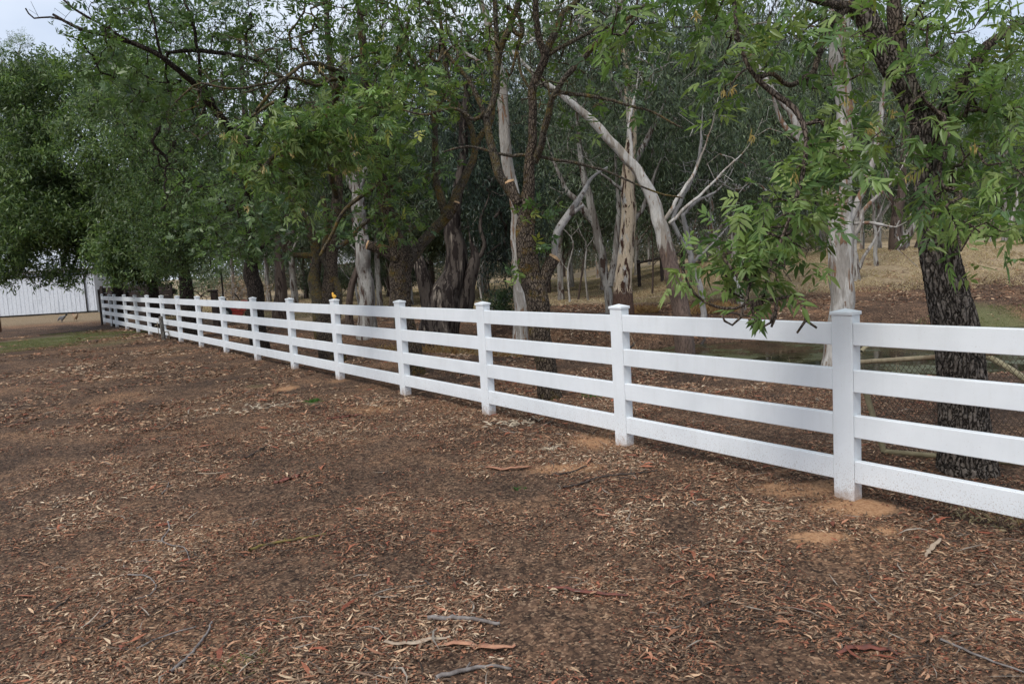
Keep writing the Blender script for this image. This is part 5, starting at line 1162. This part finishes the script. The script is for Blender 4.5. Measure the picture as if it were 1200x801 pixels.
hen('tan hen standing right of the grey one before the shed', 89, 377, 38.5, mat_plain('tan_feathers', (.36, .26, .17), (.28, .19, .12), 18), mat_plain('dark_feathers', (.08, .05, .03), (.12, .08, .05), 18), 2.6, False)

# yellow bird ornament on the fifth post
E0 = edges[6]; top = np.array([E0[0], E0[1], 1.302])-FD*PA*.5-FN*PB*.5+[0, 0, 0]
m_yel = mat_plain('yellow_paint', (.75, .42, .05), (.6, .3, .04), 14, .5)
x_, y_, z_ = top
dk = thing('bird_ornament', 'small yellow bird-shaped ornament on top of the fifth fence post', 'ornament', (x_, y_, z_))
b = MB(); q = np.array([[-.06, 0, .03], [-.045, 0, .04], [-.015, 0, .038], [.012, 0, .05], [.02, 0, .085], [.024, 0, .108], [.025, 0, .122]]); b.tube(q, [.006, .024, .036, .034, .022, .022, .008], 14, True)
b.build('body', m_yel, dk, True); b = MB(); b.tube([[.04, 0, .106], [.064, 0, .10]], [.008, .002], 6); b.build('beak', mat_plain('orange_beak', (.7, .2, .04), (.6, .15, .03), 10), dk, True)
b = MB(); b.tube([[-.005, 0, -.002], [-.005, 0, .012]], [.026, .02], 12, True); b.build('base', m_yel, dk, True)
dk.rotation_euler = (0, 0, 2.6); dk.scale = (.8,)*3

# far wire fence at the right
wf = thing('wire_fence', 'sagging wire farm fence along the pale paddock at right', 'fence', gbase(1160, 296, 44)); w0 = np.array(wf.location)
pp = [(x_, 46+(x_-20)*.1) for x_ in np.arange(18, 42, 2.6)]
for x_, y_ in pp:
    z_ = float(terr(x_, y_)); b = MB(); b.tube(np.array([[x_, y_, z_-.3], [x_+.02, y_, z_+1.15]])-w0, .045, 8); b.build('fence_post', M['dead'], wf, True)
b = MB()
for h_ in (.35, .6, .85, 1.08):
    b.tube(np.array([[x_, y_-.05, float(terr(x_, y_))+h_] for x_, y_ in pp])-w0, .006, 4, False)
b.build('wire', m_met, wf, True)
# low timber yard rails in the middle distance
yr = thing('yard_rail', 'dark broken timber yard rail in the scrub right of the peeling gum', 'fence', gbase(770, 322, 36)); w0 = np.array(yr.location)
for px in (748, 775, 800):
    p = P(px, 300, 36); z_ = float(terr(p[0], 36)); b = MB(); b.box(np.array([p[0], 36, z_])-w0, *I3, (-.07, -.07, -.2), (.07, .07, 1.25), .01); b.build('post', m_dt, yr)
p = P(745, 285, 36); p2 = P(805, 284, 36); b = MB(); b.tube(np.array([[p[0], 35.86, terr(p[0], 36)+1.12], [p2[0], 35.86, terr(p2[0], 36)+1.05]])-w0, .05, 8); b.build('rail', m_dt, yr, True)

# ================================================================ WORLD, SUN, CAMERA
SUN_EL, SUN_AZ = 52., 215.     # azimuth clockwise from +Y
w = bpy.data.worlds.new('World'); bpy.context.scene.world = w; w.use_nodes = True; nt = w.node_tree; nt.nodes.clear(); n = N(nt)
sky = n('ShaderNodeTexSky', sky_type='NISHITA', sun_disc=False, sun_elevation=math.radians(SUN_EL), sun_rotation=math.radians(SUN_AZ), air_density=1., dust_density=2.)
tc = n('ShaderNodeTexCoord').outputs['Generated']
cl = n.noise(n.scale(tc, (1, 1, 2.2)), 2.6, 6, .55)
cc_ = n.ramp(cl, [(.3, (4.2, 4.9, 6.1)), (.5, (5.3, 5.9, 6.9)), (.7, (6.6, 7.0, 7.6))])
mx = n.mix(.93, sky.outputs[0], cc_)
bg = n('ShaderNodeBackground', i_Strength=.088); nt.links.new(mx, bg.inputs[0])
wo_ = n('ShaderNodeOutputWorld'); nt.links.new(bg.outputs[0], wo_.inputs[0])
sl = bpy.data.lights.new('sun', 'SUN'); sl.energy = 1.5; sl.angle = math.radians(20); sl.color = (1, .96, .9)
so_ = bpy.data.objects.new('sun', sl); C.objects.link(so_)
az, el = math.radians(SUN_AZ), math.radians(SUN_EL)
from mathutils import Vector, Matrix
so_.rotation_euler = Vector((math.sin(az)*math.cos(el), math.cos(az)*math.cos(el), math.sin(el))).to_track_quat('Z', 'Y').to_euler()
cam = bpy.data.cameras.new('camera'); co = bpy.data.objects.new('camera', cam); C.objects.link(co)
cam.sensor_width = 36; cam.lens = 36*F/1200; cam.clip_start = .05; cam.clip_end = 3000
co.matrix_world = Matrix(((UU[0], VV[0], -FW[0], 0), (UU[1], VV[1], -FW[1], 0), (UU[2], VV[2], -FW[2], CAMH), (0, 0, 0, 1)))
s = bpy.context.scene; s.camera = co
s.view_settings.view_transform = 'Standard'; s.view_settings.look = 'None'; s.view_settings.gamma = 1; s.view_settings.exposure = 0.8
s.render.engine = 'CYCLES'; s.cycles.use_denoising = True; s.cycles.max_bounces = 7; s.cycles.diffuse_bounces = 4; s.cycles.transmission_bounces = 5; s.cycles.glossy_bounces = 2
s.cycles.use_adaptive_sampling = True; s.cycles.adaptive_threshold = .02
try: s.cycles.denoiser = 'OPENIMAGEDENOISE'; s.cycles.denoising_input_passes = 'RGB_ALBEDO_NORMAL'
except Exception: pass
